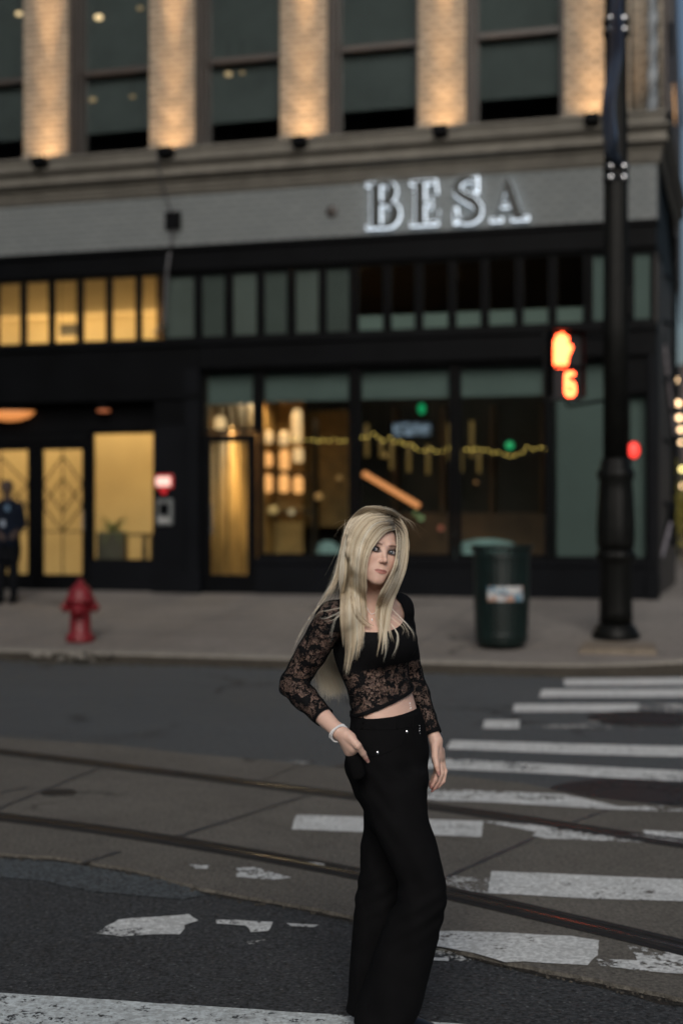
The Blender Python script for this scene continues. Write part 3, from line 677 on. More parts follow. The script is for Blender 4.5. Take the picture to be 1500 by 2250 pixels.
# wall lamps that light the pilasters from below
def uplight(px, py, label):
    s = PX(px, -.32); zz = z_sill-.16
    e = empty('uplight', tuple(fw(s, -.12, zz)), -A16, label, 'uplight', 'uplights on the cornice below the pilasters')
    obj('bracket', boxes([(-.03,.03,-.10,.0,-.02,.05)], .004), M['black'], e)
    bm = boxes([(-.10,.10,-.32,-.10,.0,.13)], .02)
    for k in range(5): box(bm, -.09+.04*k, -.08+.04*k, -.335, -.10, -.02, .01)
    obj('housing', bm, M['black'], e)
    obj('lens', boxes([(-.08,.08,-.30,-.14,.131,.135)]), emis('uplight_lens', (1,.7,.38), 1.5), e)
    for en, half, tilt in ((4300, 9, 3.0), (460, 17, 6), (85, 32, 14), (34, 75, 30)):   # the beam of one grazing floodlight, tight core to wide skirt
        lamp('uplight_lamp', 'SPOT', (0,-.20,.19), en, (1,.57,.26), e, .04, rot=(R(180-tilt),0,0), spot=R(2*half), blend=1.0)
    return e
for px, py, lb in ((88,371,'black uplight box on the cornice below the leftmost pilaster'), (365,350,'black uplight box on the cornice with a cable hanging from it'), (658,326,'black uplight box on the cornice below the middle pilaster'), (967,303,'black uplight box on the cornice above the lit shop sign'), (1300,278,'black uplight box on the cornice next to the lamp post')):
    uplight(px, py, lb)
# junction box with cables, small vent
e = empty('junction_box', tuple(fw(PX(380,-.06), 0, PZ(380,486))), -A16, 'black junction box on the grey brick band with cables running up and down', 'junction box')
obj('box', boxes([(-.12,.12,-.10,-.002,-.13,.13)], .01), M['black'], e)
zt_ = z_sill-.2-PZ(380,486); zb_ = z_tr_b-PZ(380,486)
bm = bmesh.new(); tube(bm, [(-.02,-.05,.13),(-.10,-.10,.35),(-.13,-.32,.75),(-.14,-.34,1.0),(-.10,-.3,zt_)], .014, 6); tube(bm, [(0,-.05,-.13),(-.05,-.07,-.5),(-.06,-.14,-.75),(-.10,-.16,-1.6),(-.28,-.16,zb_+.1)], .022, 6)
obj('cable', bm, simple('grey_cable', (.05,.05,.055), .5), e)
bm = bmesh.new(); lathe(bm, [(.06,0),(.09,.01),(.07,.03),(.02,.05),(.001,.05)], 20)
bmesh.ops.rotate(bm, matrix=Matrix.Rotation(R(90), 3, 'X'), verts=bm.verts)
o = tag(obj('wall_vent', bm, M['frame']), 'small round brown vent on the grey brick left of the sign', 'vent'); o.location = fw(PX(729), -.003, PZ(729,465)); o.rotation_euler = (0,0,-A16)
# ---- sign: four halo-lit letters
sign = empty('shop_sign', tuple(fw(PX(980), 0, PZ(980,450))), -A16, 'halo lit metal letters reading BESA on the grey brick band', 'sign')
m_face = simple('letter_metal', (.006,.009,.0085), .5, .0, var=.3, scale=8)
m_back = emis('letter_halo', (.80,.90,1.0), 1.8)
# serif glyphs drawn as outlines (unit height 1)
def stroke(bm, poly, y0, y1):
    a = [bm.verts.new((x, y0, z)) for x, z in poly]; b = [bm.verts.new((x, y1, z)) for x, z in poly]; n = len(poly)
    bm.faces.new(a); bm.faces.new(b[::-1])
    for i in range(n): bm.faces.new((a[i], b[i], b[(i+1)%n], a[(i+1)%n]))
def ribbon(pts, wfun):
    P = smooth_poly(pts, 8); L = []; Q = []
    for i, p in enumerate(P):
        t = (P[min(i+1,len(P)-1)]-P[max(i-1,0)]).normalized(); n = Vector((-t.y, t.x)); w = wfun(i/(len(P)-1))
        L.append(tuple(p+n*w)); Q.append(tuple(p-n*w))
    return [(L[i], L[i+1], Q[i+1], Q[i]) for i in range(len(L)-1)]
def rect(x0, x1, z0, z1): return [(x0,z0),(x1,z0),(x1,z1),(x0,z1)]
tw = .085; tn = .03
GL = {
 'B': [rect(.10,.31,.0,1)] + [rect(0,.30,0,.045), rect(0,.30,.955,1)] + ribbon([(.2,.975),(.42,.97),(.56,.90),(.58,.76),(.50,.60),(.36,.535),(.2,.53)], lambda t: .028+.068*math.sin(math.pi*t)**2) + ribbon([(.2,.535),(.44,.53),(.62,.44),(.66,.27),(.58,.10),(.42,.03),(.2,.025)], lambda t: .028+.072*math.sin(math.pi*t)**2),
 'E': [rect(.10,.31,0,1), rect(0,.56,.945,1), rect(0,.60,0,.055), rect(.2,.46,.47,.525), [(.56,.72),(.60,.72),(.56,1),(.50,.945)], [(.60,.055),(.60,0),(.655,.30),(.615,.30)], rect(.44,.475,.36,.63)],
 'S': ribbon([(.53,.74),(.50,.90),(.36,.975),(.20,.955),(.09,.84),(.11,.69),(.28,.56),(.46,.45),(.56,.30),(.53,.12),(.38,.03),(.20,.03),(.08,.12),(.04,.28)], lambda t: .026+.072*math.sin(math.pi*t)**1.5) + [rect(.51,.545,.68,1.0), rect(.03,.065,0,.32)],
 'A': [[(.08,0),(.12,0),(.38,.86),(.36,1)], [(.36,1),(.28,.80),(.52,0),(.76,0),(.41,1)], rect(.2,.54,.32,.37), rect(-.02,.22,0,.045), rect(.48,.84,0,.045)],
}
def glyph_bm(ch, h, y0, y1, grow=0.0):
    bm = bmesh.new()
    for k, poly in enumerate(GL[ch]):
        P = [(x*h, z*h) for x, z in poly]
        if grow:
            c = (sum(p[0] for p in P)/len(P), sum(p[1] for p in P)/len(P))
            if len(P) == 4:
                out = []; ar = abs(sum(P[i][0]*P[(i+1)%4][1]-P[(i+1)%4][0]*P[i][1] for i in range(4)))/2; g_ = grow if ar > .004 or k < 2 and ch in 'BE' or ch == 'A' else grow*.45
                for (x, z) in P: out.append((x+math.copysign(g_, x-c[0]), z+math.copysign(g_, z-c[1])))
                P = out
        stroke(bm, P, y0-k*.00021, y1+k*.00021)
    return bm
for ch, pa, pyt, pyb in (('B',806,402,500), ('E',903,398,494), ('S',996,392,488), ('A',1080,390,484)):
    s = PX(pa,-.1); z0 = PZ(pa+25,pyb,-.1); h = PZ(pa+25,pyt,-.1)-z0
    loc = FR.inverted() @ sign.location
    le = obj('letter', glyph_bm(ch, h, -.125, -.085), m_face, sign); le.location = (s-loc.x, 0, z0-loc.z)
    bk_ = obj('halo_backing', glyph_bm(ch, h, -.083, -.072, .017), m_back, le)
    pins = bmesh.new()
    for z in (.2, .8): tube(pins, [(.2*h, -.071, z*h), (.2*h, .01, z*h)], .008, 6)
    obj('stud', pins, M['chrome'], le)
# ---- alarm bell light and notice box on the pier
s = PX(360,-.1)
e = empty('alarm_strobe', tuple(fw(s, -.06, PZ(360,1058,-.1))), -A16, 'red and white lit alarm strobe on the black pier beside the lobby', 'alarm')
obj('housing', boxes([(-.15,.15,-.05,0,-.11,.11)], .03), simple('red_plastic', (.45,.02,.02), .35), e)
obj('lens', boxes([(-.115,.115,-.075,-.051,-.07,.07)], .02), emis('strobe_lens', (1,.62,.52), 1.05), e)
bm = bmesh.new(); lathe(bm, [(.01,-.20),(.05,-.17),(.055,-.12),(.02,-.112)], 16); obj('beacon', bm, emis('red_beacon', (.8,.02,.03), .5), e, True).location = (0,-.04,0)
e = empty('entry_panel', tuple(fw(PX(362,-.1), -.06, PZ(362,1125,-.1))), -A16, 'grey entry panel box with dark screen on the black pier', 'panel')
obj('housing', boxes([(-.13,.13,-.06,0,-.20,.20)], .012), simple('grey_metal', (.16,.17,.17), .4, .4), e)
obj('screen', boxes([(-.08,.08,-.064,-.0601,-.05,.13)]), M['black'], e)
obj('keypad', boxes([(-.085+.06*i,-.04+.06*i,-.066,-.0605,-.16+.04*j,-.135+.04*j) for i in range(3) for j in range(2)]), simple('keys', (.5,.5,.48), .5), e)
# ------------------------------------------------------------------ street furniture
# ornate lamp post
pb = walk_pt(1352, 1402); sc_ = pb.y/F_PX
def pm(px): return px*sc_
e = empty('lamp_post', (pb.x, pb.y, pb.z), label='tall black fluted lamp post on a stone block at the crossing', cat='lamp post')
def zz(py): return CAM_H + (HOR-py)*sc_ - pb.z
post = e
bm = bmesh.new()
lathe(bm, [(pm(52),-.02),(pm(52),.05),(pm(46),.09),(pm(44),.13),(pm(38),.16)], 32)
obj('foot', bm, M['iron'], e, True)
bm = bmesh.new(); lathe(bm, [(pm(37),zz(1368)),(pm(36),zz(1345)),(pm(34),zz(1240)),(pm(36),zz(1234)),(pm(43),zz(1228)),(pm(43),zz(1216)),(pm(38),zz(1208))], 64, flute=16, fd=.06); obj('base_column', bm, M['iron'], e, True)
bm = bmesh.new(); lathe(bm, [(pm(38),zz(1208)),(pm(42),zz(1190)),(pm(42),zz(1150)),(pm(38),zz(1080)),(pm(36),zz(1058)),(pm(41),zz(1048)),(pm(41),zz(1035)),(pm(34),zz(1028)),(pm(33),zz(1012)),(pm(28),zz(1006))], 64, flute=16, fd=.05); obj('vase', bm, M['iron'], e, True)
bm = bmesh.new(); lathe(bm, [(pm(28),zz(1006)),(pm(27),zz(700)),(pm(26),zz(395)),(pm(24),zz(0)),(pm(22),zz(-500)),(pm(20),zz(-900))], 72, flute=18, fd=.07); obj('shaft', bm, M['iron'], e, True)
bm = bmesh.new(); lathe(bm, [(pm(6),zz(-900)),(pm(30),zz(-915)),(pm(48),zz(-990)),(pm(60),zz(-1120)),(pm(40),zz(-1200)),(pm(4),zz(-1230))], 24); obj('lantern', bm, M['black'], e, True)
for py in (62, 384):
    for q in (-12, 12):
        bm = bmesh.new(); lathe(bm, [(pm(27.5),zz(py+q)-.03),(pm(28.5),zz(py+q)-.02),(pm(28.5),zz(py+q)+.02),(pm(27.5),zz(py+q)+.03)], 24, cap=False)
        c = obj('clamp_band', bm, M['black'], e, True)
        for sx in (-16, 12):
            bb = bmesh.new(); ball(bb, (pm(sx), -pm(28), zz(py+q)), pm(7), sc=(1.2,1,1)); obj('clamp_bolt', bb, M['chrome'], c, True)
# cable conduit bump on the far side
obj('hand_hole', boxes([(pm(22), pm(38), -.05, .05, zz(695), zz(630))], .01), M['black'], e)
# stone block under the post
b0 = [walk_pt(x, y) for x, y in ((1272,1437),(1440,1440),(1436,1408),(1284,1406))]
zt = pb.z - .018
bm = bmesh.new(); prism(bm, ragged([(p.x, p.y) for p in b0], .008, .06, 8, True), b0[0].z-.1, zt)
bmesh.ops.bevel(bm, geom=[ed for ed in bm.edges if abs(ed.verts[0].co.z-zt) < .001 and abs(ed.verts[1].co.z-zt) < .001], offset=.015, segments=2, affect='EDGES')
tag(obj('stone_block', bm, concrete('block_stone', (.16,.13,.10), (.24,.20,.155), 2.5)), 'low worn concrete footing under the black lamp post', 'footing')
# banner clamped edge-on to the post
t = NT('banner_cloth'); n1 = t.noise(1.4, 5, .6, vec=t.coord((1,1,.8)))
c = t.mix(t.ramp(n1, [(.42,0.0),(.55,1.0)]), (.012,.022,.05), (.05,.085,.15)); c = t.mix(t.ramp(t.noise(2.1, 3, vec=t.coord((1,1,1.0))), [(.60,0.0),(.66,1.0)]), c, (.01,.14,.24)); t.set(color=c, rough=.55)
bm = bmesh.new(); n = 34; rows = []
for i in range(n+1):
    py = -20+i*(372+20)/n; tt = max(0,(py-250)/122)
    off = pm(-31 + 15*math.exp(-((py+20)/170)**2) - 3*math.sin(py*.03) + (24*max(0,(py-345)/27) if py > 345 else 0)); w0 = .55
    rows.append([bm.verts.new((off + pm(3)*math.sin(py*.02+j*.8) + j*pm(1.6), -.10-.07*j*(1-.85*max(0,(py-335)/37)), zz(py))) for j in range(8)])
for a, b in zip(rows, rows[1:]):
    for j in range(7): bm.faces.new((a[j], a[j+1], b[j+1], b[j]))
bn = obj('banner', bm, t.m, None, True); md = bn.modifiers.new('s', 'SOLIDIFY'); md.thickness = .004
bn.location = e.location; tag(bn, 'long narrow blue banner seen edge on along the lamp post', 'banner')
# pedestrian signal
psg = walk_pt(1352, 1402); Yp = pb.y - .25
def at(px, py, Y): return Vector(((px-750)*Y/F_PX, Y, CAM_H+(HOR-py)*Y/F_PX))
k = Yp/F_PX
pc = at(1239, 803, Yp)
e = empty('pedestrian_signal', tuple(pc), label='black pedestrian signal showing a lit raised hand and the number 6', cat='traffic signal')
rot = R(17)
e.rotation_euler = (0,0,rot)
obj('housing', boxes([(-38*k,46*k,0,.16,-76*k,76*k)], .015), simple('signal_black', (.009,.009,.010), .45), e)
obj('visor', boxes([(-41*k,-38.3*k,-.14,.02,-70*k,74*k),(40.3*k,43*k,-.10,.02,-70*k,74*k),(-41*k,43*k,-.14,.0,74.2*k,77*k),(-38*k,40*k,-.06,.001,-.02,.0)], .002), M['black'], e)
mr = emis('signal_led', (1,.085,.024), 15.0)
# the LEDs are red-orange; the display is overexposed to yellow-white in its core
bm = bmesh.new()
def flat(bm, poly, y=-.004, th=.006): stroke(bm, poly, y-th, y)
hx, hz = -7*k, 32*k
def cap2(bm, a, b, ra, rb, y=-.004):
    P = []; av = Vector(a); bv = Vector(b); d = (bv-av).normalized(); an = math.atan2(d.y, d.x)
    for i in range(9): an_ = an+math.pi/2+math.pi*i/8; P.append((av.x+ra*math.cos(an_), av.y+ra*math.sin(an_)))
    for i in range(9): an_ = an-math.pi/2+math.pi*i/8; P.append((bv.x+rb*math.cos(an_), bv.y+rb*math.sin(an_)))
    stroke(bm, P[::-1], y-.006, y)
pts = [((-17,-2),(-19,18),5.2,4.6), ((-8,0),(-9,30),5.6,5.0), ((1,0),(1,34),5.6,5.2), ((10,0),(11,28),5.4,4.8), ((8,-14),(20,9),7,5.2)]
for i, (a, b, ra, rb) in enumerate(pts): cap2(bm, (hx+a[0]*k, hz+a[1]*k), (hx+b[0]*k, hz+b[1]*k), ra*k, rb*k, -.004-.0004*i)
stroke(bm, [(hx+x*k, hz+z*k) for x, z in ((-23,2),(-19,-30),(-14,-37),(8,-37),(13,-30),(16,-8),(15,4))], -.0125, -.0065)
obj('hand_symbol', bm, mr, e)
bm = bmesh.new(); dx, dz = 12*k, -40*k
seg = [((8,22),(-4,22)), ((-7,19),(-7,-20)), ((-4,-24),(6,-24)), ((9,-20),(9,-3)), ((6,1),(-4,1))]
for i, (a, b) in enumerate(seg): cap2(bm, (dx+a[0]*k, dz+a[1]*k), (dx+b[0]*k, dz+b[1]*k), 4.4*k, 4.4*k, -.004-.0004*i)
obj('countdown_digit', bm, mr, e)
bm = bmesh.new(); p0 = Vector((12*k,.08,-74*k)); p1 = Vector((12*k,.08,-84*k)); Rm = Matrix.Rotation(-rot, 3, 'Z')
pe = Rm @ (Vector((pb.x-.12, pb.y, pc.z-72*k)) - pc)
tube(bm, [p0, p1, p1+Vector((.03,0,-.02)), pe], .018, 8); pe2 = Rm @ (Vector((pb.x-.12, pb.y, pc.z+66*k)) - pc); tube(bm, [Vector((38*k,.08,66*k)), pe2], .018, 8)
obj('mounting_arm', bm, M['black'], e)
# second, round red signal behind the post
pr = at(1391, 989, pb.y+.35); k2 = pr.y/F_PX
e = empty('red_signal', tuple(pr), R(0), 'small red signal lamp glowing at the right of the lamp post', 'signal lamp')
bm = bmesh.new(); lathe(bm, [(13*k2,0),(16*k2,.01),(16*k2,.10),(8*k2,.12)], 20); bmesh.ops.rotate(bm, matrix=Matrix.Rotation(R(-90),3,'X'), verts=bm.verts); bmesh.ops.scale(bm, vec=(1,1,1.3), verts=bm.verts); obj('housing', bm, M['black'], e, True)
bm = bmesh.new(); ball(bm, (0,-.004,0), 13*k2, sc=(1,.4,1.35)); obj('lens', bm, emis('red_lens', (1,.05,.035), 1.6), e, True)
bm = bmesh.new(); tube(bm, [(0,.06,0),(-.10,.0,0),(-.26,-.30,0)], .014, 8); obj('mounting_arm', bm, M['black'], e)
# litter bin
pc = walk_pt(1101, 1424); k = pc.y/F_PX; r0 = 60*k; hgt = 226*k
e = empty('litter_bin', tuple(pc), label='dark green slatted steel litter bin with a sticker on the pavement', cat='litter bin')
bm = bmesh.new(); n = 30
for i in range(n):
    a = 2*math.pi*i/n; rt = r0*1.03
    P = []
    for z, rr_ in ((.05,r0*.86),(hgt*.1,r0*.93),(hgt*.5,r0*.99),(hgt*.82,r0*1.0),(hgt*.93,r0*1.02),(hgt*.985,r0*1.13)):
        P.append((rr_*math.cos(a), rr_*math.sin(a), z))
    w = .024
    prev = None
    for p in P:
        tx, ty = -math.sin(a)*w, math.cos(a)*w; ox, oy = math.cos(a)*.005, math.sin(a)*.005
        cur = [bm.verts.new((p[0]-tx+ox, p[1]-ty+oy, p[2])), bm.verts.new((p[0]+tx+ox, p[1]+ty+oy, p[2])), bm.verts.new((p[0]+tx-ox, p[1]+ty-oy, p[2])), bm.verts.new((p[0]-tx-ox, p[1]-ty-oy, p[2]))]
        if prev:
            for q in range(4): bm.faces.new((prev[q], prev[(q+1)%4], cur[(q+1)%4], cur[q]))
        prev = cur
obj('slats', bm, M['green'], e)
bm = bmesh.new(); lathe(bm, [(r0*.80,.03),(r0*.88,.09),(r0*.88,.09)], 32); obj('base', bm, M['green'], e, True)
bm = bmesh.new(); lathe(bm, [(r0*.82,.10),(r0*.93,hgt*.9),(r0*.90,hgt*.9),(r0*.80,.14)], 32); obj('liner', bm, M['black'], e, True)
for z, q in ((hgt*.14,.96),(hgt*.9,1.045),(hgt*.985,1.15)):
    bm = bmesh.new(); lathe(bm, [(r0*q-.012,z-.015),(r0*q,z-.015),(r0*q,z+.015),(r0*q-.012,z+.015)], 36, cap=False); obj('hoop', bm, M['green'], e, True)
bm = bmesh.new(); za, zb2 = hgt*.47, hgt*.61; N_ = 10; ra_ = r0*1.035; V = []
for i in range(N_+1):
    a = R(-90-35)+R(76)*i/N_; V.append((bm.verts.new((ra_*math.cos(a), ra_*math.sin(a), za)), bm.verts.new((ra_*math.cos(a), ra_*math.sin(a), zb2))))
for a, b in zip(V, V[1:]): bm.faces.new((a[0], b[0], b[1], a[1]))
t = NT('sticker_print'); c = t.mix(t.ramp(t.noise(9, 2), [(.42,0.0),(.5,1.0)]), (.07,.17,.24), (.42,.42,.42)); c = t.mix(t.ramp(t.noise(6, 2, vec=t.coord((2,2,1))), [(.56,0.0),(.6,1.0)]), c, (.33,.2,.15)); t.set(color=c, rough=.5)
o = obj('sticker', bm, t.m, e); o.modifiers.new('s','SOLIDIFY').thickness = .002
# hydrant
ph = walk_pt(177, 1410); k = ph.y/F_PX
e = empty('fire_hydrant', tuple(ph), label='red cast iron fire hydrant standing near the kerb', cat='fire hydrant')
q = k
bm = bmesh.new(); lathe(bm, [(30*q,0),(31*q,3*q),(31*q,12*q),(27*q,17*q),(23*q,22*q),(22*q,85*q),(24*q,88*q)], 28); obj('barrel', bm, M['red'], e, True)
bm = bmesh.new(); lathe(bm, [(25*q,84*q),(33*q,87*q),(33*q,95*q),(29*q,97*q),(28*q,100*q),(24*q,114*q),(15*q,124*q),(8*q,128*q),(7*q,137*q),(1*q,138*q)], 28); obj('bonnet', bm, M['red'], e, True)
for sx in (-1, 1):
    bm = bmesh.new(); lathe(bm, [(9*q,0),(9*q,12*q),(12*q,13*q),(12*q,20*q),(5*q,21*q),(4*q,26*q)], 16); bmesh.ops.rotate(bm, matrix=Matrix.Rotation(R(90*sx),3,'Y'), verts=bm.verts); bmesh.ops.translate(bm, vec=(sx*17*q,0,76*q), verts=bm.verts); obj('outlet', bm, M['red'], e, True)
bm = bmesh.new(); lathe(bm, [(13*q,0),(13*q,12*q),(16*q,13*q),(16*q,19*q),(6*q,20*q),(5*q,26*q)], 16); bmesh.ops.rotate(bm, matrix=Matrix.Rotation(R(90),3,'X'), verts=bm.verts); bmesh.ops.translate(bm, vec=(0,-17*q,70*q), verts=bm.verts); obj('pumper_outlet', bm, M['red'], e, True)
bm = bmesh.new()
for i in range(8):
    a = 2*math.pi*i/8; lathe(bm, [(2.2*q,97*q),(2.2*q,99*q)], 6, c=(29.5*q*math.cos(a), 29.5*q*math.sin(a), 0))
    lathe(bm, [(2.5*q,12*q),(2.5*q,15.5*q)], 6, c=(28*q*math.cos(a), 28*q*math.sin(a), 0))
obj('flange_bolt', bm, M['red'], e)
# ------------------------------------------------------------------ inside the lobby and the restaurant
def inpt(px, py, yl): return fw(PX(px,yl), yl, PZ(px,py,yl))
pp_ = inpt(22, 912, .06)
e = empty('ceiling_dome_lamp', tuple(pp_), label='glowing orange dome ceiling lamp over the hotel entrance', cat='ceiling lamp')
bm = bmesh.new(); lathe(bm, [(.40,.06),(.38,.02),(.30,-.04),(.16,-.085),(.03,-.10)], 28); bmesh.ops.scale(bm, vec=(1,.42,1), verts=bm.verts); obj('bowl', bm, emis('dome_glow', (1,.36,.10), .62), e, True)
bm = bmesh.new(); lathe(bm, [(.41,.06),(.42,.07),(.38,.10),(.05,.12),(.05,.30)], 28); bmesh.ops.scale(bm, vec=(1,.42,1), verts=bm.verts); obj('fitting', bm, M['black'], e, True)
pp_ = inpt(228, 900, .08)
e = empty('downlight', tuple(pp_), label='small dim orange downlight right of the dome lamp', cat='downlight')
bm = bmesh.new(); lathe(bm, [(.11,.0),(.11,.09),(.02,.09)], 20); obj('housing', bm, M['black'], e, True)
bm = bmesh.new(); lathe(bm, [(.095,-.035),(.1,-.001),(.02,-.001)], 20); obj('lens', bm, emis('downlight_glow', (1,.30,.12), .28), e, True)
# planter with plant behind the side light
pl = fw(PX(248,.9), .9, z_base)
e = empty('potted_plant', tuple(pl), label='spiky green plant in a tall brown planter behind the lobby window', cat='potted plant')
bm = bmesh.new(); box(bm, -.22,.22,-.22,.22,0,.92,.01); obj('planter', bm, simple('planter_brown', (.05,.035,.02), .5), e)
bm = bmesh.new(); rr = random.Random(4)
for i in range(70):
    a = rr.uniform(0,6.28); l = rr.uniform(.25,.55); up = rr.uniform(.1,.5); P = []
    for j in range(5):
        t_ = j/4; P.append(Vector((math.cos(a)*l*t_, math.sin(a)*l*t_, .92+up*t_*1.3-.35*t_*t_)))
    sd = Vector((-math.sin(a), math.cos(a), 0)); prev = None
    for j, p in enumerate(P):
        w = .018*(1-j/4)+.002; cur = (bm.verts.new(p-sd*w), bm.verts.new(p+sd*w))
        if prev: bm.faces.new((prev[0], prev[1], cur[1], cur[0]))
        prev = cur
obj('leaves', bm, simple('plant_leaf', (.10,.13,.03), .6), e)
cb = fw(PX(292,1.1), 1.1, z_base)
e = empty('side_table', tuple(cb), -A16, 'dark wooden console table beside the planter in the lobby', 'table')
obj('tabletop', boxes([(-.32,.32,-.2,.2,.86,.90)], .005), simple('dark_wood', (.06,.04,.02), .4), e)
for sx in (-1,1):
    for sy in (-1,1): obj('leg', boxes([(sx*.28-.03, sx*.28+.03, sy*.16-.03, sy*.16+.03, 0, .859)]), M['dark_in'], e)
# small lamp panel behind the lit transom
e = empty('wall_sign', tuple(fw(PX(152,1.25), 1.25, PZ(152,725,1.25))), -A16, 'small dark plate hanging behind the third lit transom window', 'plate')
obj('plate', boxes([(-.17,.17,-.01,.01,-.10,.10)], .003), simple('grey_plate', (.09,.07,.045), .6), e)
obj('hanger', boxes([(-.15,-.14,-.005,.005,.101,.8),(.14,.15,-.005,.005,.101,.8)]), M['black'], e)
# shelves of bottles and candle lamps
e = empty('bar_shelf', tuple(fw(PX(620,3.9), 3.9, z_base)), -A16, 'tall dark bar shelf with glowing amber candle jars behind the first shop window', 'shelf')
obj('frame', boxes([(-.75,-.72,-.15,.15,0,2.9),(.60,.63,-.15,.15,0,2.9)]), M['dark_in'], e)
for z in (1.25,1.9,2.5): obj('board', boxes([(-.719,.599,-.15,.15,z,z+.04)]), M['dark_in'], e)
gl_a = emis('amber_glow', (1,.45,.15), 1.15); gl_b = emis('pale_glow', (1,.62,.3), .9)
def jar(px, py, yl, r_, h_, mat, label):
    e = empty('candle_jar', tuple(inpt(px, py, yl)), label=label, cat='candle jar', group='glowing jars on the bar shelf')
    bm = bmesh.new(); lathe(bm, [(r_*.6,-h_/2),(r_,-h_*.4),(r_,h_*.3),(r_*.5,h_*.5)], 14); obj('jar', bm, mat, e, True)
for (px, py, h_, lb) in ((588,1062,.32,'amber candle jar at the left end of the lowest lit row'),(624,1062,.32,'amber candle jar in the middle of the lowest lit row'),(655,1065,.3,'amber candle jar at the right end of the lowest lit row'),
    (588,1010,.25,'amber candle jar at the left end of the middle lit row'),(625,1010,.36,'tallest amber candle jar, in the middle of the middle lit row'),(655,1000,.25,'amber candle jar at the right end of the middle lit row'),
    (588,960,.22,'pale candle jar at the left end of the third lit row'),(624,962,.24,'pale candle jar in the middle of the third lit row'),(652,960,.2,'pale candle jar at the right end of the third lit row'),
    (652,930,.5,'tall pale glowing column at the top right of the lit jars'),(484,930,.22,'single glowing amber jar above the restaurant door')):
    jar(px, py, 3.6 if px > 500 else 1.0, .085, h_, gl_a if py > 1000 else gl_b, lb)
# pendants
pend = [(806,968,.9),(860,1000,.8),(898,1005,.8),(940,1010,.8),(986,970,1.0),(1036,965,1.0),(1012,1012,.6),(1052,1015,.6),(838,985,.5)]
mp_ = emis('pendant_glow', (.75,.48,.16), .10)
ords = ['first','second','third','fourth','fifth','sixth','seventh','eighth','ninth']
pend.sort()
for i, (px, py, h_) in enumerate(pend):
    e = empty('pendant_lamp', tuple(inpt(px, py, 2.4+.25*(i % 3))), label='slim dim tube pendant lamp, %s from the left behind the shop windows' % ords[i], cat='pendant lamp', group='tube pendants in the restaurant')
    bm = bmesh.new(); lathe(bm, [(.035,-h_*.3),(.035,h_*.3)], 12); obj('tube', bm, mp_, e, True)
    bm = bmesh.new(); tube(bm, [(0,0,h_*.3),(0,0,1.6)], .006, 6); obj('cord', bm, M['black'], e)
# string lights looped along the window
e = empty('string_lights', (0,0,0), label='garland of small yellow string lights looping behind the shop windows', cat='string lights')
ctrl = [(640,962),(700,966),(770,964),(820,955),(870,968),(920,988),(960,992),(1010,982),(1060,990),(1120,1000),(1160,985),(1210,985),(1262,985)]
cp = [inpt(x, y, .7) for x, y in ctrl]
bm = bmesh.new(); tube(bm, cp, .006, 5); obj('cord', bm, M['black'], e)
ms = emis('string_bulb', (1,.68,.16), 2.6)
bm = bmesh.new(); ball(bm, (0,0,0), .012, 8, 6); b0_ = obj('bulb', bm, ms, e)
rr = random.Random(3); acc = 0; first = True
for a, b in zip(cp, cp[1:]):
    nn = max(2, int((b-a).length/.075))
    for i in range(nn):
        p = a.lerp(b, i/nn) + Vector((rr.gauss(0,.01), rr.gauss(0,.03), rr.gauss(-.006,.016)))
        if first: b0_.location = p; first = False
        else:
            c_ = b0_.copy(); COL.objects.link(c_); c_.parent = e; c_.location = p
# slanted glowing handrail light
a, b = inpt(798,1040,1.6), inpt(920,1112,1.6)
e = empty('stair_light', tuple(a), label='slanted glowing orange stair light bar behind the shop window', cat='stair light')
bm = bmesh.new(); tube(bm, [(0,0,0), b-a], .045, 10); obj('tube', bm, emis('orange_led', (1,.36,.12), .75), e)
bm = bmesh.new(); tube(bm, [(0,.05,-.06), (b-a)+Vector((0,.05,-.06))], .03, 8); obj('rail', bm, M['black'], e)
# added green glowing ovals, imitating traffic lights reflected in the glass
for px, py, w_, h_, lb in ((926,898,.06,.085,'upper small green reflection spot glowing in the middle shop window'), (1119,979,.065,.065,'lower small green reflection spot glowing in the right shop window')):
    p = inpt(px, py, 1.0); e = empty('green_reflection', tuple(p), label=lb, cat='reflection spot')
    bm = bmesh.new(); ball(bm, (0,0,0), 1, sc=(w_,.02,h_)); obj('lens', bm, emis('green_glow', (.02,.62,.22), .42), e, True)
    obj('housing', boxes([(-w_*1.2,w_*1.2,.021,.06,-h_*1.2,h_*1.2)], .01), M['black'], e)
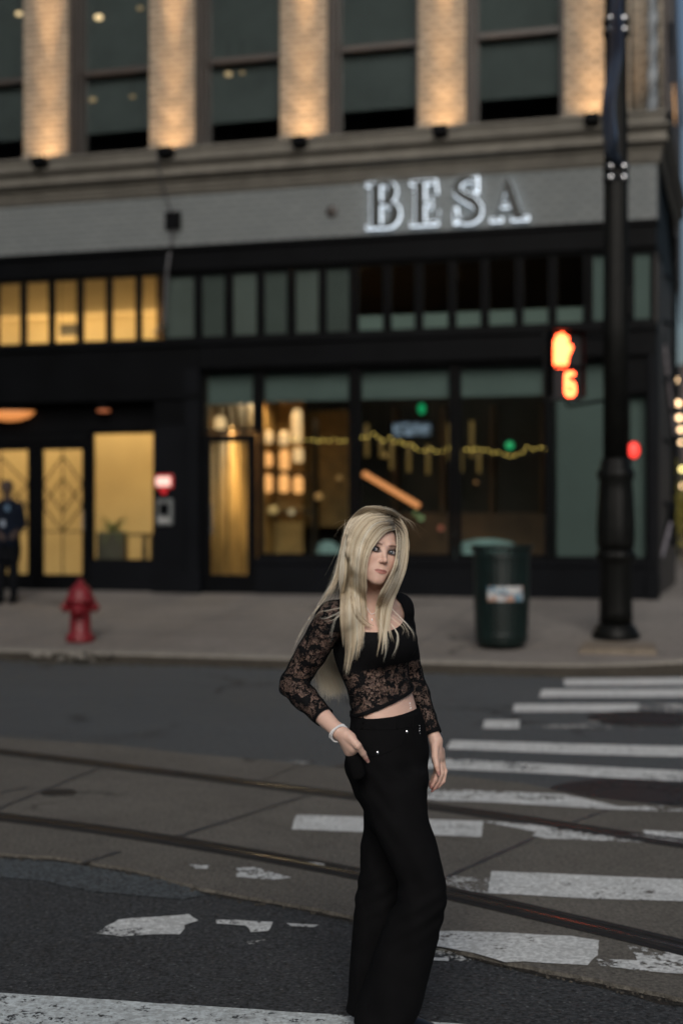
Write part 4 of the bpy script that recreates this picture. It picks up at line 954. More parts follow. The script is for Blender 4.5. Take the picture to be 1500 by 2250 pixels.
# small dim lamps deep in the room
for px, py, yl, r_, c_, st_, lb in ((924,1138,3.5,.05,(.5,.75,.35),.35,'dim greenish lamp deep in the restaurant under the orange bar'),(912,1128,3.9,.045,(.5,.7,.3),.2,'faintest greenish lamp deep in the restaurant'),(968,1160,3.6,.05,(1,.3,.2),.25,'dim reddish lamp deep in the restaurant'),
        (1006,1172,3.4,.05,(.6,.9,.8),.4,'dim bluish white lamp low in the right shop window'),(845,1000,3.8,.05,(1,.6,.2),.3,'dim amber lamp deep behind the middle window'),(1045,1060,3.8,.03,(1,.5,.2),.3,'dim amber lamp deep behind the right window'),
        (700,1090,3.8,.07,(1,.55,.2),.35,'dim amber lamp behind the dark part of the first shop window'),(745,1050,4.2,.06,(1,.55,.2),.2,'weak amber lamp left of the middle window post'),(600,1120,3.3,.09,(1,.7,.3),.3,'low amber lamp under the candle jars'),(640,1125,3.2,.06,(1,.8,.5),.35,'low pale lamp under the candle jars')):
    p = inpt(px, py, yl); e = empty('table_lamp', tuple(p), label=lb, cat='lamp', group='small lamps deep in the restaurant')
    bm = bmesh.new(); lathe(bm, [(r_*.6,-r_*.8),(r_,-r_*.3),(r_*.8,r_*.5),(r_*.3,r_*.8)], 12); obj('lamp_shade', bm, emis('dim_lamp', c_, st_*.8), e, True)
    bm = bmesh.new(); tube(bm, [(0,0,-r_*.8),(0,0,-r_*.8-.12)], .008, 6); lathe(bm, [(.03,-r_*.8-.13),(.03,-r_*.8-.12)], 12); obj('stem', bm, M['black'], e)
# lit menu screen
p = inpt(905, 943, 1.2); e = empty('menu_screen', tuple(p), -A16, 'dim bluish white lit screen hanging inside the middle window', 'screen')
obj('casing', boxes([(-.33,.33,.0,.05,-.13,.13)], .01), M['black'], e)
t = NT('screen_glow'); f_ = t.ramp(t.noise(9, 3, vec=t.coord((1,1,2))), [(.42,0.0),(.6,1.0)]); t.l.new(t.mix(f_, (.02,.03,.04), (.35,.45,.6)), t.b.inputs['Emission Color']); t.b.inputs['Emission Strength'].default_value = .5; t.set(color=(.02,.02,.02))
obj('display', boxes([(-.30,.30,-.004,-.001,-.10,.10)]), t.m, e)
# stacked glass pendant near the right window head
p = inpt(1108, 815, .35); e = empty('glass_pendant', tuple(p), label='pale stacked ring pendant lamp high in the right shop window', cat='pendant lamp')
for i, z in enumerate((.16,.06,-.04,-.14)):
    bm = bmesh.new(); lathe(bm, [(.08-.012*i,z-.02),(.11-.018*i,z),(.08-.012*i,z+.02)], 20); obj('ring', bm, emis('ring_glow', (.8,.85,.62), .28), e, True)
# pale tub chairs by the window
for px, py, w_, h_, lb in ((722,1206,.20,.24,'round pale tub chair behind the glass left of the woman'), (1070,1206,.52,.30,'wide pale curved bench back showing above the litter bin')):
    p = inpt(px, py, .55); e = empty('tub_chair', (p.x, p.y, z_base), -A16, lb, 'chair'); zc = p.z-z_base
    bm = bmesh.new()
    for i in range(17):
        a = math.pi*i/16
    n = 20; V = []
    for i in range(n+1):
        a = math.pi*i/n; x = -w_*math.cos(a); zt2 = zc-h_*.5+h_*(math.sin(a)**.6)
        V.append([bm.verts.new((x, -.08*math.sin(a), zc-h_*.5)), bm.verts.new((x, -.08*math.sin(a), zt2)), bm.verts.new((x*.9, .1-.05*math.sin(a), zt2-.02)), bm.verts.new((x*.9, .1, zc-h_*.5))])
    for a_, b_ in zip(V, V[1:]):
        for q in range(3): bm.faces.new((a_[q], a_[q+1], b_[q+1], b_[q]))
    obj('backrest', bm, simple('pale_upholstery', (.22,.32,.33), .8), e, True)
    obj('seat', boxes([(-w_*.9,w_*.9,.0,.45,zc-h_*.5-.14,zc-h_*.5-.001)], .03), simple('seat_pad', (.1,.15,.15), .8), e)
    for sx in (-1,1):
        for sy in (.05,.4): obj('leg', boxes([(sx*w_*.8-.015,sx*w_*.8+.015,sy-.015,sy+.015,0,zc-h_*.5-.141)]), M['black'], e)
# ------------------------------------------------------------------ side street
p = Vector((17.0, 74.0, 0)); 
e = empty('far_building', (15.4+.0, 62, 0), 0, 'dark far building down the side street at the right edge', 'building')
obj('wall', boxes([(-.6,16,0,14,0,8.5)]), M['brown_side'], e)
for i in range(3):
    f_ = obj('window', boxes([(.3+i*4,2.3+i*4,-.06,.0,1.2,4.0)]), M['frame'], e); obj('pane', boxes([(.4+i*4,2.2+i*4,-.075,-.061,1.3,3.9)]), emis('far_pane', (1,.66,.3), .25), f_)
globes = [(1481,835,13),(1488,886,11),(1491,918,10),(1494,944,9),(1495,972,7),(1497,1031,9),(1499,1068,8)]
mg = [emis('globe_glow', (1,.66,.36), 5.0), emis('globe_glow_green', (1,.80,.30), 4.0)]
e = empty('festoon_lights', (0,0,0), label='string of round warm festoon bulbs along the side street at the right edge', cat='festoon lights')
gp = []
for i, (px, py, r_) in enumerate(globes):
    Yg = 33+3.2*i; P_ = at(px, py, Yg); gp.append(P_)
    bm = bmesh.new(); ball(bm, (0,0,0), r_*.55*Yg/F_PX); o = obj('bulb', bm, mg[1 if i == 5 else 0], e, True); o.location = P_
bm = bmesh.new(); tube(bm, [at(1470,780,30)]+[g+Vector((0,0,.08)) for g in gp], .012, 6); obj('cord', bm, M['black'], e)
# fire escape brace on the side wall: dark frame with pale segments
e = empty('scaffold_frame', (0,0,0), label='dark metal frame with pale slanted braces against the side wall', cat='frame')
pa, pb_ = at(1436,600,21.2), at(1482,965,22.6)
bm = bmesh.new(); tube(bm, [pa, pb_], .035, 8); tube(bm, [at(1446,1240,21.2), at(1446,560,21.2)], .05, 8); tube(bm, [at(1478,1200,22.8), at(1482,520,22.8)], .04, 8)
for py in (600, 700, 830, 960, 1100): tube(bm, [at(1446,py,21.2), at(1480,py+15,22.8)], .03, 8)
tube(bm, [at(1448,1230,21.2), at(1482,1080,22.8)], .03, 8)
obj('frame_tube', bm, M['black'], e)
for a_, b_ in ((.22,.34),(.42,.60),(.63,.80),(.84,.97)):
    bm = bmesh.new(); o_ = Vector((.0,-.05,.0)); tube(bm, [pa.lerp(pb_,a_)+o_, pa.lerp(pb_,b_)+o_], .03, 8); obj('brace', bm, simple('pale_steel', (.30,.27,.29), .35, .6, var=.3, scale=10), e)
bm = bmesh.new(); tube(bm, [at(1452,1225,21.15), at(1472,1150,21.6)], .028, 8); obj('brace', bm, bpy.data.materials['pale_steel'], e)
# string bush with fairy lights (yellow green) at the right edge
ctr = at(1500, 1122, 36)
e = empty('street_shrub', (ctr.x, ctr.y, 0.0), label='yellow green shrub lit by lamps at the right edge', cat='shrub')
bm = bmesh.new(); rr = random.Random(12)
for i in range(1500):
    v = Vector((rr.gauss(0,.28), rr.gauss(0,.28), rr.gauss(0,.42))) + Vector((0,0,ctr.z)); s = .05
    n_ = Vector((rr.gauss(0,1), rr.gauss(0,1), rr.gauss(0,1))).normalized(); a = n_.orthogonal().normalized()*s; b = n_.cross(a)
    bm.faces.new([bm.verts.new(v+a), bm.verts.new(v+b*.5), bm.verts.new(v-a), bm.verts.new(v-b*.5)])
obj('foliage', bm, simple('lit_leaf', (.22,.19,.03), .7), e)
bm = bmesh.new(); tube(bm, [(0,0,0),(0.02,0,ctr.z)], [.05,.03], 8); obj('trunk', bm, M['brown_side'], e)

# unseen block and tower added behind the viewer so the shop glass mirrors dark
e = empty('added_opposite_block', (0,-24,0), 0, 'long dark building added unseen across the street for the glass to mirror', 'building')
obj('wall', boxes([(-12.9,45,-8,0,0,9.5),(-70,-13,-10,.4,0,38.0)]), simple('added_block_dark', (.055,.045,.04), .9, var=.4, scale=.5), e)
wb = []
for i in range(12):
    for j in range(2): wb.append((-10+i*4, -8+i*4, 0, .04, 1+j*4.2, 3.6+j*4.2))
for i in range(11):
    for j in range(9): wb.append((-60+i*4.2, -58+i*4.2, .4, .44, 1+j*4.0, 3.4+j*4.0))
obj('window', boxes(wb), M['black'], e)

# added glowing balls on cords behind the upper glass, imitating reflections
for px, py, r_, st_, lb in ((42,30,.045,1.6,'bright small warm reflection spot in the leftmost upper window'),(217,38,.055,2.0,'brightest small warm reflection spot, high in the second upper window'),(502,163,.05,.55,'warm reflection spot in the lower sash of the third upper window'),(532,160,.035,.25,'fainter reflection spot beside the one in the third upper window'),(204,219,.05,.28,'dim amber reflection spot low in the second upper window'),(291,212,.04,.18,'faint amber reflection spot low on the right of the second upper window'),(308,18,.045,.22,'faint reflection spot at the top right of the second upper window')):
    p = inpt(px, py, .385); e = empty('reflection_spot', tuple(p), label=lb, cat='lamp', group='warm reflection spots modelled behind the upper windows')
    bm = bmesh.new(); ball(bm, (0,0,0), r_, 12, 8, sc=(1.2,.35,.8)); obj('bulb', bm, emis('reflection_glow', (1,.68,.36), st_), e, True)  # glowing ball imitating a reflection, no real bulb
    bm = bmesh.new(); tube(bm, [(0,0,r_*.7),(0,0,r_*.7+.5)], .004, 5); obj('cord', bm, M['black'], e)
# ------------------------------------------------------------------ figures: implicit surfaces meshed as one continuous skin
def wp(px, py, Y): return np.array(((px-750)*Y/F_PX, Y, CAM_H-(py-HOR)*Y/F_PX))
def smin(a, b, k):
    h = np.clip(.5+.5*(b-a)/k, 0, 1); return b+(a-b)*h - k*h*(1-h)
def smax(a, b, k): return -smin(-a, -b, k)
def cap(P, a, b, ra, rb=None):
    rb = ra if rb is None else rb
    a = np.asarray(a, float); b = np.asarray(b, float); ba = b-a; pa = P-a
    h = np.clip(pa@ba/(ba@ba), 0, 1); return np.linalg.norm(pa-h[:,None]*ba, axis=1)-(ra+(rb-ra)*h)
def ell(P, c, r, Rm=None):
    q = P-np.asarray(c, float)
    if Rm is not None: q = q@Rm
    r = np.asarray(r, float); k0 = np.linalg.norm(q/r, axis=1); k1 = np.linalg.norm(q/(r*r), axis=1)
    return k0*(k0-1)/np.maximum(k1, 1e-6)
def chain(P, pts, rs, k=.004):
    d = None
    for i in range(len(pts)-1):
        e_ = cap(P, pts[i], pts[i+1], rs[i], rs[i+1]); d = e_ if d is None else smin(d, e_, k)
    return d
def loft(P, rows, cap_k=.0):
    # rows: (z, cx, cy, a, b, yaw): ellipse sections stacked in z, with a = half width, b = half depth
    rows = sorted(rows); zs = np.array([r[0] for r in rows]); A = np.array(rows)
    z = np.clip(P[:,2], zs[0], zs[-1])
    # smooth (monotone-ish) interpolation by cubic resampling
    f = [catmull(zs, A[:,i], z) for i in range(1, 6)]
    cy_, sy_ = np.cos(f[4]), np.sin(f[4]); dx = P[:,0]-f[0]; dy = P[:,1]-f[1]
    u = dx*cy_+dy*sy_; v = -dx*sy_+dy*cy_
    a, b = np.maximum(f[2], 1e-3), np.maximum(f[3], 1e-3)
    k0 = np.sqrt((u/a)**2+(v/b)**2); k1 = np.sqrt((u/a**2)**2+(v/b**2)**2)
    d = k0*(k0-1)/np.maximum(k1, 1e-6)
    dz = np.maximum(np.maximum(zs[0]-P[:,2], P[:,2]-zs[-1]), 0)
    return np.where(dz > 0, np.sqrt(np.maximum(d, 0)**2+dz**2)+np.minimum(d,0)*0, d)
def catmull(xs, ys, x):
    m = np.gradient(ys, xs); i = np.clip(np.searchsorted(xs, x)-1, 0, len(xs)-2)
    h = xs[i+1]-xs[i]; t = (x-xs[i])/h
    return (2*t**3-3*t**2+1)*ys[i]+(t**3-2*t**2+t)*h*m[i]+(-2*t**3+3*t**2)*ys[i+1]+(t**3-t**2)*h*m[i+1]
def eval_chunks(f, P, n=200000):
    return np.concatenate([f(P[i:i+n]) for i in range(0, len(P), n)]) if len(P) else np.zeros(0)
def surface(f, lo, hi, hx, zax=None, margin=1.0, newton=2):
    """surface nets on a tensor grid; f is evaluated finely only near the surface"""
    X = np.arange(lo[0], hi[0], hx); Yv = np.arange(lo[1], hi[1], hx); Z = zax if zax is not None else np.arange(lo[2], hi[2], hx)
    c = 4
    nx, ny, nz = (len(X)//c)*c, (len(Yv)//c)*c, (len(Z)//c)*c; X, Yv, Z = X[:nx], Yv[:ny], Z[:nz]
    bx, by, bz = X.reshape(-1,c).mean(1), Yv.reshape(-1,c).mean(1), Z.reshape(-1,c).mean(1)
    CP = np.stack(np.meshgrid(bx, by, bz, indexing='ij'), -1).reshape(-1,3)
    cd = eval_chunks(f, CP)
    hz = np.gradient(bz); rad = .5*np.sqrt(2*(hx*c)**2+hz**2); rad = np.broadcast_to(rad, (len(bx),len(by),len(bz))).reshape(-1)
    near = np.abs(cd) < rad*1.35*margin
    vol = np.repeat(np.repeat(np.repeat(np.where(cd < 0, -1.0, 1.0).astype(np.float32).reshape(len(bx),len(by),len(bz)), c, 0), c, 1), c, 2)
    bi, bj, bk = np.unravel_index(np.nonzero(near)[0], (len(bx),len(by),len(bz)))
    o = np.stack(np.meshgrid(range(c), range(c), range(c), indexing='ij'), -1).reshape(-1,3)
    for s in range(0, len(bi), 8000):
        I = (bi[s:s+8000,None]*c+o[None,:,0]).ravel(); J = (bj[s:s+8000,None]*c+o[None,:,1]).ravel(); K = (bk[s:s+8000,None]*c+o[None,:,2]).ravel()
        vol[I,J,K] = f(np.stack((X[I], Yv[J], Z[K]), 1))
    S = vol < 0
    cnt = np.zeros((nx-1,ny-1,nz-1), np.int8)
    for a in (0,1):
        for b in (0,1):
            for d in (0,1): cnt += S[a:nx-1+a, b:ny-1+b, d:nz-1+d]
    act = (cnt > 0) & (cnt < 8); ci, cj, ck = np.nonzero(act); idx = -np.ones(act.shape, np.int64); idx[ci,cj,ck] = np.arange(len(ci))
    acc = np.zeros((len(ci),3)); n = np.zeros(len(ci))
    corners = [(a,b,d) for a in (0,1) for b in (0,1) for d in (0,1)]
    for p in corners:
        for ax in range(3):
            if p[ax]: continue
            q = list(p); q[ax] = 1
            v0 = vol[ci+p[0], cj+p[1], ck+p[2]]; v1 = vol[ci+q[0], cj+q[1], ck+q[2]]; m = (v0 < 0) != (v1 < 0)
            t = np.where(m, v0/(v0-v1+1e-12), 0)
            P0 = np.stack((X[ci+p[0]], Yv[cj+p[1]], Z[ck+p[2]]), 1); P1 = np.stack((X[ci+q[0]], Yv[cj+q[1]], Z[ck+q[2]]), 1)
            acc += np.where(m[:,None], P0+(P1-P0)*t[:,None], 0); n += m
    V = acc/np.maximum(n,1)[:,None]
    F = []
    for ax in range(3):
        sl0 = [slice(1,-1)]*3; sl0[ax] = slice(0,-1); sl1 = list(sl0); sl1[ax] = slice(1,None)
        A0 = S[tuple(sl0)]; A1 = S[tuple(sl1)]; m = A0 != A1; ii = np.stack(np.nonzero(m), 1); off = np.array([1,1,1]); off[ax] = 0; ii = ii+off
        u, v = [(1,2),(2,0),(0,1)][ax]
        eu = np.zeros(3,int); eu[u] = 1; ev = np.zeros(3,int); ev[v] = 1
        q = [ii-eu-ev, ii-ev, ii, ii-eu]; q = [idx[tuple(w.T)] for w in q]
        fl = A0[m]; Q = np.stack(q, 1); Q[~fl] = Q[~fl][:, ::-1]; F.append(Q)
    F = np.concatenate(F); F = F[(F >= 0).all(1)]
    def grad(P, e=.0006):
        k = np.array([(1,-1,-1),(-1,-1,1),(-1,1,-1),(1,1,1)], float); g = 0
        for kk in k: g = g+kk*eval_chunks(f, P+kk*e)[:,None]
        return g/(4*e)
    N = None
    for _ in range(newton):
        g = grad(V); l = np.linalg.norm(g, axis=1, keepdims=True); d = eval_chunks(f, V)[:,None]
        V = V-np.clip(d/np.maximum(l*l,.15), -.003, .003)*g
    return V, F
def np_mesh(name, V, F, mat, parent=None, col=None, keep=None, extra=None, loc=None):
    if keep is not None:
        fk = keep[F].all(1); F = F[fk]; used = np.unique(F); re = -np.ones(len(V), np.int64); re[used] = np.arange(len(used)); F = re[F]; V = V[used]
        if col is not None: col = col[used]
        if extra is not None: extra = {k: v[used] for k, v in extra.items()}
    me = bpy.data.meshes.new(name); me.vertices.add(len(V)); me.vertices.foreach_set('co', V.astype(np.float32).ravel())
    k = F.shape[1]
    me.loops.add(len(F)*k); me.loops.foreach_set('vertex_index', F.astype(np.int32).ravel())
    me.polygons.add(len(F)); me.polygons.foreach_set('loop_start', np.arange(0, len(F)*k, k, dtype=np.int32)); me.polygons.foreach_set('use_smooth', np.ones(len(F), bool))
    me.update(calc_edges=True)
    if col is not None:
        a = me.color_attributes.new('Col', 'FLOAT_COLOR', 'POINT'); a.data.foreach_set('color', np.concatenate((col, np.ones((len(col),1))), 1).astype(np.float32).ravel())
    for kx, v in (extra or {}).items():
        a = me.attributes.new(kx, 'FLOAT', 'POINT'); a.data.foreach_set('value', v.astype(np.float32))
    me.validate()
    me.materials.append(mat); o = bpy.data.objects.new(name, me); COL.objects.link(o)
    if parent: o.parent = parent
    return o
# ------------------------------------------------------------------ head, in its own frame: x to her left, y forward, z up, eyes at z = 0
def head_sdf(p, detail=True):
    q = p.copy(); q[:,0] = np.abs(q[:,0])
    d = ell(p, (0,-.020,.030), (.0725,.090,.082))
    d = smin(d, ell(p, (0,.020,-.022), (.0590,.0610,.076)), .030)
    d = smin(d, ell(q, (.029,.034,-.046), (.027,.031,.032)), .024)
    d = smin(d, cap(q, (.044,-.004,-.052), (.012,.058,-.090), .0165, .0125), .024)
    d = smin(d, ell(p, (0,.066,-.0930), (.0150,.0140,.0130)), .018)
    d = smin(d, ell(q, (.037,.046,-.024), (.019,.021,.016)), .024)
    d = smin(d, ell(p, (0,.064,-.063), (.028,.0175,.022)), .018)
    d = smin(d, cap(q, (.018,.0735,.0210), (.042,.060,.0225), .0052, .0052), .018)
    d = smax(d, -ell(q, (.0315,.0900,.0015), (.0170,.0150,.0100)), .014)
    d = smin(d, ell(q, (.0310,.0640,0), (.0168,.0148,.0140)), .006)
    d = smin(d, cap(p, (0,.0745,.010), (0,.0915,-.027), .0048, .0063), .012)
    d = smin(d, ell(p, (0,.0935,-.0318), (.0074,.0076,.0066)), .008)
    d = smin(d, ell(q, (.0094,.0838,-.0352), (.0044,.0064,.0046)), .007)
    d = smax(d, -ell(q, (.0058,.0915,-.0418), (.0018,.0030,.0016)), .003)
    if detail:
        d = smin(d, cap(q, (.0022,.0815,-.0604), (.0190,.0748,-.0638), .0042, .0018), .0045)
        d = smin(d, cap(q, (.0030,.0805,-.0683), (.0150,.0765,-.0668), .0050, .0024), .0045)
        d = smax(d, -cap(q, (0,.0895,-.0641), (.0225,.0785,-.0648), .0008, .0006), .0022)
        d = smax(d, -ell(q, (.0312,.0810,-.0002), (.0156,.0160,.0047)), .0016)
    e_ = ell(q, (.074,-.012,-.008), (.0055,.0150,.0270)); e_ = smax(e_, -ell(q, (.080,-.006,-.006), (.0050,.0085,.0160)), .004)
    d = smin(d, e_, .006)
    return d
HS = .925
def head_frame(eye_mid, yaw, roll, pitch):
    # columns: her left, forward, up in world space
    Rz = Matrix.Rotation(yaw, 3, 'Z')
    base = Matrix(((1,0,0),(0,-1,0),(0,0,1))).transposed()     # x->+X (her left is the viewer's right), forward->-Y
    Rp = Matrix.Rotation(pitch, 3, 'X'); Rr = Matrix.Rotation(roll, 3, 'Y')
    return np.array(Rp @ Rr @ Rz @ base)
if 'w' not in SKIP:
    EM = wp(840.6, 1210.2, 4.115)
    Hm = head_frame(EM, R(25.5), R(9.5), R(-5))
    Hc = EM - Hm@np.array((0,.068,0))*HS
    def toH(P): return ((P-Hc)@Hm)/HS
    def fromH(p): return Hc+(np.asarray(p, float)*HS)@Hm.T
    # body landmarks
    nk0 = fromH((0,-.030,-.035)); nk1 = wp(822,1322,4.265)
    shR = wp(731,1358,4.13); shL = wp(874,1338,4.365)
    elR = wp(642,1505,4.17); wrR = wp(743,1608,4.035)
    elL = wp(903,1482,4.45); wrL = wp(957,1628,4.37)
    th = R(44)
    def torso_rows():
        def row(py, pl, pr, Y, b, yaw):
            c = (pl+pr)/2; z = CAM_H-(py-HOR)*Y/F_PX; hw = (pr-pl)/2*Y/F_PX; yw = R(yaw)
            a = math.sqrt(max(hw*hw-(b*math.sin(yw))**2, 1e-4))/math.cos(yw)
            return (z, (c-750)*Y/F_PX, Y, a, b, yw)
        return [row(1330,770,862,4.265,.048,44), row(1350,740,878,4.26,.066,44), row(1380,733,893,4.255,.082,44), row(1410,733,899,4.255,.090,44), row(1440,737,896,4.26,.086,44), row(1475,749,896,4.26,.078,46), row(1510,764,902,4.25,.074,48), row(1545,772,912,4.245,.078,50), row(1580,777,922,4.24,.088,54), row(1640,768,934,4.24,.102,58), row(1700,768,932,4.24,.104,58), row(1745,788,930,4.24,.098,58)]
    TR = torso_rows()
    brR = wp(828,1418,4.175); brL = wp(876,1409,4.235)
    fwd = np.array((math.sin(th), -math.cos(th), 0)); lft = np.array((math.cos(th), math.sin(th), 0))
    # hands -------------------------------------------------------
    # left hand hangs, palm turned to the camera side, thumb in front
    kn = [wp(975,1681,4.395), wp(969,1688,4.375), wp(960,1690,4.36), wp(952,1686,4.35)]
    fingersL = [([wp(966,1664,4.40), wp(977,1694,4.40), wp(973,1716,4.385), wp(963,1727,4.375), wp(956.5,1733,4.37)], [.0085,.0078,.0070,.0062,.0040]),
                ([wp(963,1664,4.38), wp(970,1698,4.37), wp(962,1719,4.36), wp(953,1732,4.352), wp(948,1739,4.35)], [.0085,.0080,.0070,.0062,.0038]),
                ([wp(959,1664,4.36), wp(962,1696,4.345), wp(955,1714,4.335), wp(949,1726,4.33), wp(946,1731.5,4.328)], [.0085,.0078,.0068,.0058,.0036]),
                ([wp(955,1664,4.40), wp(957,1692,4.41), wp(952,1706,4.405), wp(946,1719,4.40), wp(944,1727,4.398)], [.0080,.0070,.0062,.0052,.0034])]
    thumbL = ([wp(955,1640,4.355), wp(955,1664,4.335), wp(959,1683,4.325), wp(963.5,1702,4.32)], [.0125,.0105,.0085,.0050])
    # right hand: palm slides into the pocket, thumb stays outside
    thumbR = ([wp(766,1618,4.025), wp(785,1638,4.012), wp(797,1655,4.030), wp(808,1673,4.048)], [.0150,.0108,.0088,.0052])
    palmR = [(wp(746,1608,4.035), wp(776,1640,4.035), .0165, .0200), (wp(752,1618,4.045), wp(770,1648,4.05), .0175, .019), (wp(766,1640,4.055), wp(776,1685,4.075), .014, .010), (wp(744,1602,4.04), wp(772,1620,4.03), .015, .013)]
    def body(P):
        big = np.full(len(P), 9.0)
        out = big.copy()
        # torso + neck
        d = loft(P, TR)
        d = smin(d, cap(P, nk0, nk1, .0455, .051), .02)
        d = smin(d, cap(P, nk1+np.array((0,.01,.0)), shR+np.array((0,0,.0)), .040, .041), .03)
        d = smin(d, cap(P, nk1+np.array((0,.01,.0)), shL+np.array((0,0,.0)), .040, .041), .03)
        d = smin(d, ell(P, brR, (.050,.050,.052)), .05); d = smin(d, ell(P, brL, (.050,.050,.052)), .05)
        # navel
        nv = wp(900.5,1552,4.155); dn = np.linalg.norm((P-nv)*np.array((1,.25,.8)), axis=1)-.0045; d = smax(d, -dn, .006)
        # collar bones
        cb0 = nk1+fwd*.040+np.array((0,0,-.018))
        d = smin(d, cap(P, cb0-lft*.012, shR+fwd*.028+np.array((0,0,.018)), .0075, .006), .014); d = smin(d, cap(P, cb0+lft*.012, shL+fwd*.026+np.array((0,0,.018)), .0075, .006), .014)
        # right arm
        m = P[:,0] < .09
        if m.any():
            Q = P[m]; a = cap(Q, shR, shR*.45+elR*.55, .046, .040); a = smin(a, cap(Q, shR*.45+elR*.55, elR, .040, .0335), .01)
            mid = elR*.72+wrR*.28
            a = smin(a, cap(Q, elR, mid, .0335, .0335), .012); a = smin(a, cap(Q, mid, wrR, .0330, .0200), .012)
            for p0, p1, r0, r1 in palmR: a = smin(a, cap(Q, p0, p1, r0, r1), .012)
            a = smin(a, chain(Q, *thumbR), .006)
            d[m] = smin(d[m], a, .016)
        m = P[:,0] > .12
        if m.any():
            Q = P[m]; a = cap(Q, shL, elL, .041, .031); mid = elL*.7+wrL*.3
            a = smin(a, cap(Q, elL, mid, .031, .0295), .012); a = smin(a, cap(Q, mid, wrL, .0295, .0178), .012)
            h = cap(Q, wrL, wp(962,1662,4.385), .0175, .0190); h = smin(h, cap(Q, wp(966,1650,4.40), wp(970,1685,4.40), .0150, .0120), .012); h = smin(h, cap(Q, wrL, wp(957,1672,4.365), .0160, .0130), .012)
            a = smin(a, h, .010)
            fd = None
            for pts, rs in fingersL:
                c_ = chain(Q, pts, rs, .003); fd = c_ if fd is None else np.minimum(fd, c_)
            a = smin(a, fd, .0045); a = smin(a, chain(Q, *thumbL), .005)
            d[m] = smin(d[m], a, .018)
        # head
        m = P[:,2] > 1.30
        if m.any():
            d[m] = smin(d[m], head_sdf(toH(P[m]))*HS, .010)
        # legs (inside the trousers)
        m = P[:,2] < .92
        if m.any():
            Q = P[m]; a = cap(Q, wp(855,1700,4.20), wp(920,1945,4.15), .052, .046); a = smin(a, cap(Q, wp(920,1945,4.15), wp(850,2215,4.17), .050, .034), .02)
            b = cap(Q, wp(850,1700,4.30), wp(838,1960,4.36), .052, .046); b = smin(b, cap(Q, wp(838,1960,4.36), wp(812,2215,4.37), .048, .034), .02)
            d[m] = smin(d[m], np.minimum(a, b), .03)
        return d
    zax = np.concatenate((np.arange(.10,.60,.009), np.arange(.60,1.28,.0030), np.arange(1.28,1.64,.0020)))
    V, F = surface(body, (-.20,3.90,0), (.36,4.56,0), .0026, zax)
    # skin colours that belong to the skin: lips, brows, make-up, nails; plus shade painted in the mouth slit
    ph = toH(V); ax = np.abs(ph[:,0]); hm = (V[:,2] > 1.33) & (ph[:,1] > .03)
    skin = np.array((.72,.485,.395)); col = np.tile(skin, (len(V),1))
    def paint_v(mask, c, a=1.0):
        w = (np.clip(mask, 0, 1)*a)[:,None]; col[:] = col*(1-w)+np.array(c)*w
    def blob(u, v, r0, r1): return 1-np.clip((np.sqrt(u*u+v*v)-r0)/(r1-r0), 0, 1)
    paint_v(hm*blob((ax-.047)/.026, (ph[:,2]+.034)/.024, .15, 1.0), (.58,.25,.18), .50); paint_v(hm*blob(ph[:,0]/.016, (ph[:,2]+.036)/.012, .2, 1.0), (.60,.30,.23), .35); paint_v(hm*blob(ph[:,0]/.022, (ph[:,2]+.094)/.014, .2, 1.0), (.62,.33,.25), .3)
    nz_ = .5+.5*np.sin(V[:,0]*190+np.sin(V[:,2]*130)*2)*np.sin(V[:,2]*170+V[:,1]*90)
    paint_v(nz_, (.50,.28,.21), .12)
    # eye make-up
    ez = ph[:,2]-.0008-(.0022*(ax-.030)/.012)
    paint_v(hm*blob((ax-.0335)/.0240, (ez-.0022)/.0150, .55, 1.0), (.050,.036,.042), .93)
    ring = np.sqrt(((ax-.0315)/.0190)**2+((ez+.0004)/.0092)**2)
    paint_v(hm*np.clip(1-np.clip((ring-.98)/.22, 0, 1), 0, 1), (.010,.008,.010), .97)
    wing = np.abs(ez-.0028-(ax-.043)*.35)/.0022; paint_v(hm*(ax > .040)*(ax < .054)*np.clip(1.5-wing, 0, 1), (.012,.01,.012), .9)
    bz = .0168+.0042*np.sin(np.clip((ax-.010)/.046, 0, 1)*math.pi*.75)
    bw = .0030*np.clip((.058-ax)/.026, .30, 1)*np.clip((ax-.008)/.008, .3, 1)
    bn_ = 1.0
    paint_v(hm*(ax > .0115)*(ax < .056)*np.clip(1.35-np.abs(ph[:,2]-bz)/bw*.8, 0, 1)*bn_, (.11,.055,.042), .85)
    zu = -.0640+.0064*np.sqrt(np.clip(1-(ax/.0228)**2, 0, 1))*(.92-.25*np.exp(-(ax/.0028)**2)); zl = -.0648-.0082*np.clip(1-(ax/.0225)**2, 0, 1)**.8
    lipm = hm*(ax < .0216)*np.clip((zu-ph[:,2])/.0012+.5, 0, 1)*np.clip((ph[:,2]-zl)/.0014+.5, 0, 1)
    paint_v(lipm, (.50,.17,.15), .85); paint_v(lipm*(ph[:,2] > -.0645), (.22,.075,.07), .6)
    paint_v(hm*(ax < .0225)*blob(0*ax, (ph[:,2]+.0645)/.0014, .25, 1.2), (.13,.03,.03), .75)  # crease shade between the lips, put into the skin colour
    # scalp below the hair is root coloured
    hl = .066+.6*(np.clip(ax-.030, 0, 1))*-1.0; scal = np.clip(((ph[:,2]-hl)/.004), 0, 1)*(V[:,2] > 1.40)*np.clip((.075-ph[:,1]-0*ax)/.004+4*(ph[:,2] > .062), 0, 1)
    scal = np.maximum(scal, np.clip((.012-ph[:,1])/.005, 0, 1)*(V[:,2] > 1.40)*(ph[:,2] > -.02)); paint_v(scal, (.085,.060,.045), .95)
    # knuckles, fingertips pinker; nails
    def near(pt, r): return 1-np.clip(np.linalg.norm(V-pt, axis=1)/r, 0, 1)
    for pts, rs in fingersL+[thumbL, thumbR]:
        paint_v(near(pts[-1], .045), (.50,.22,.17), .55)
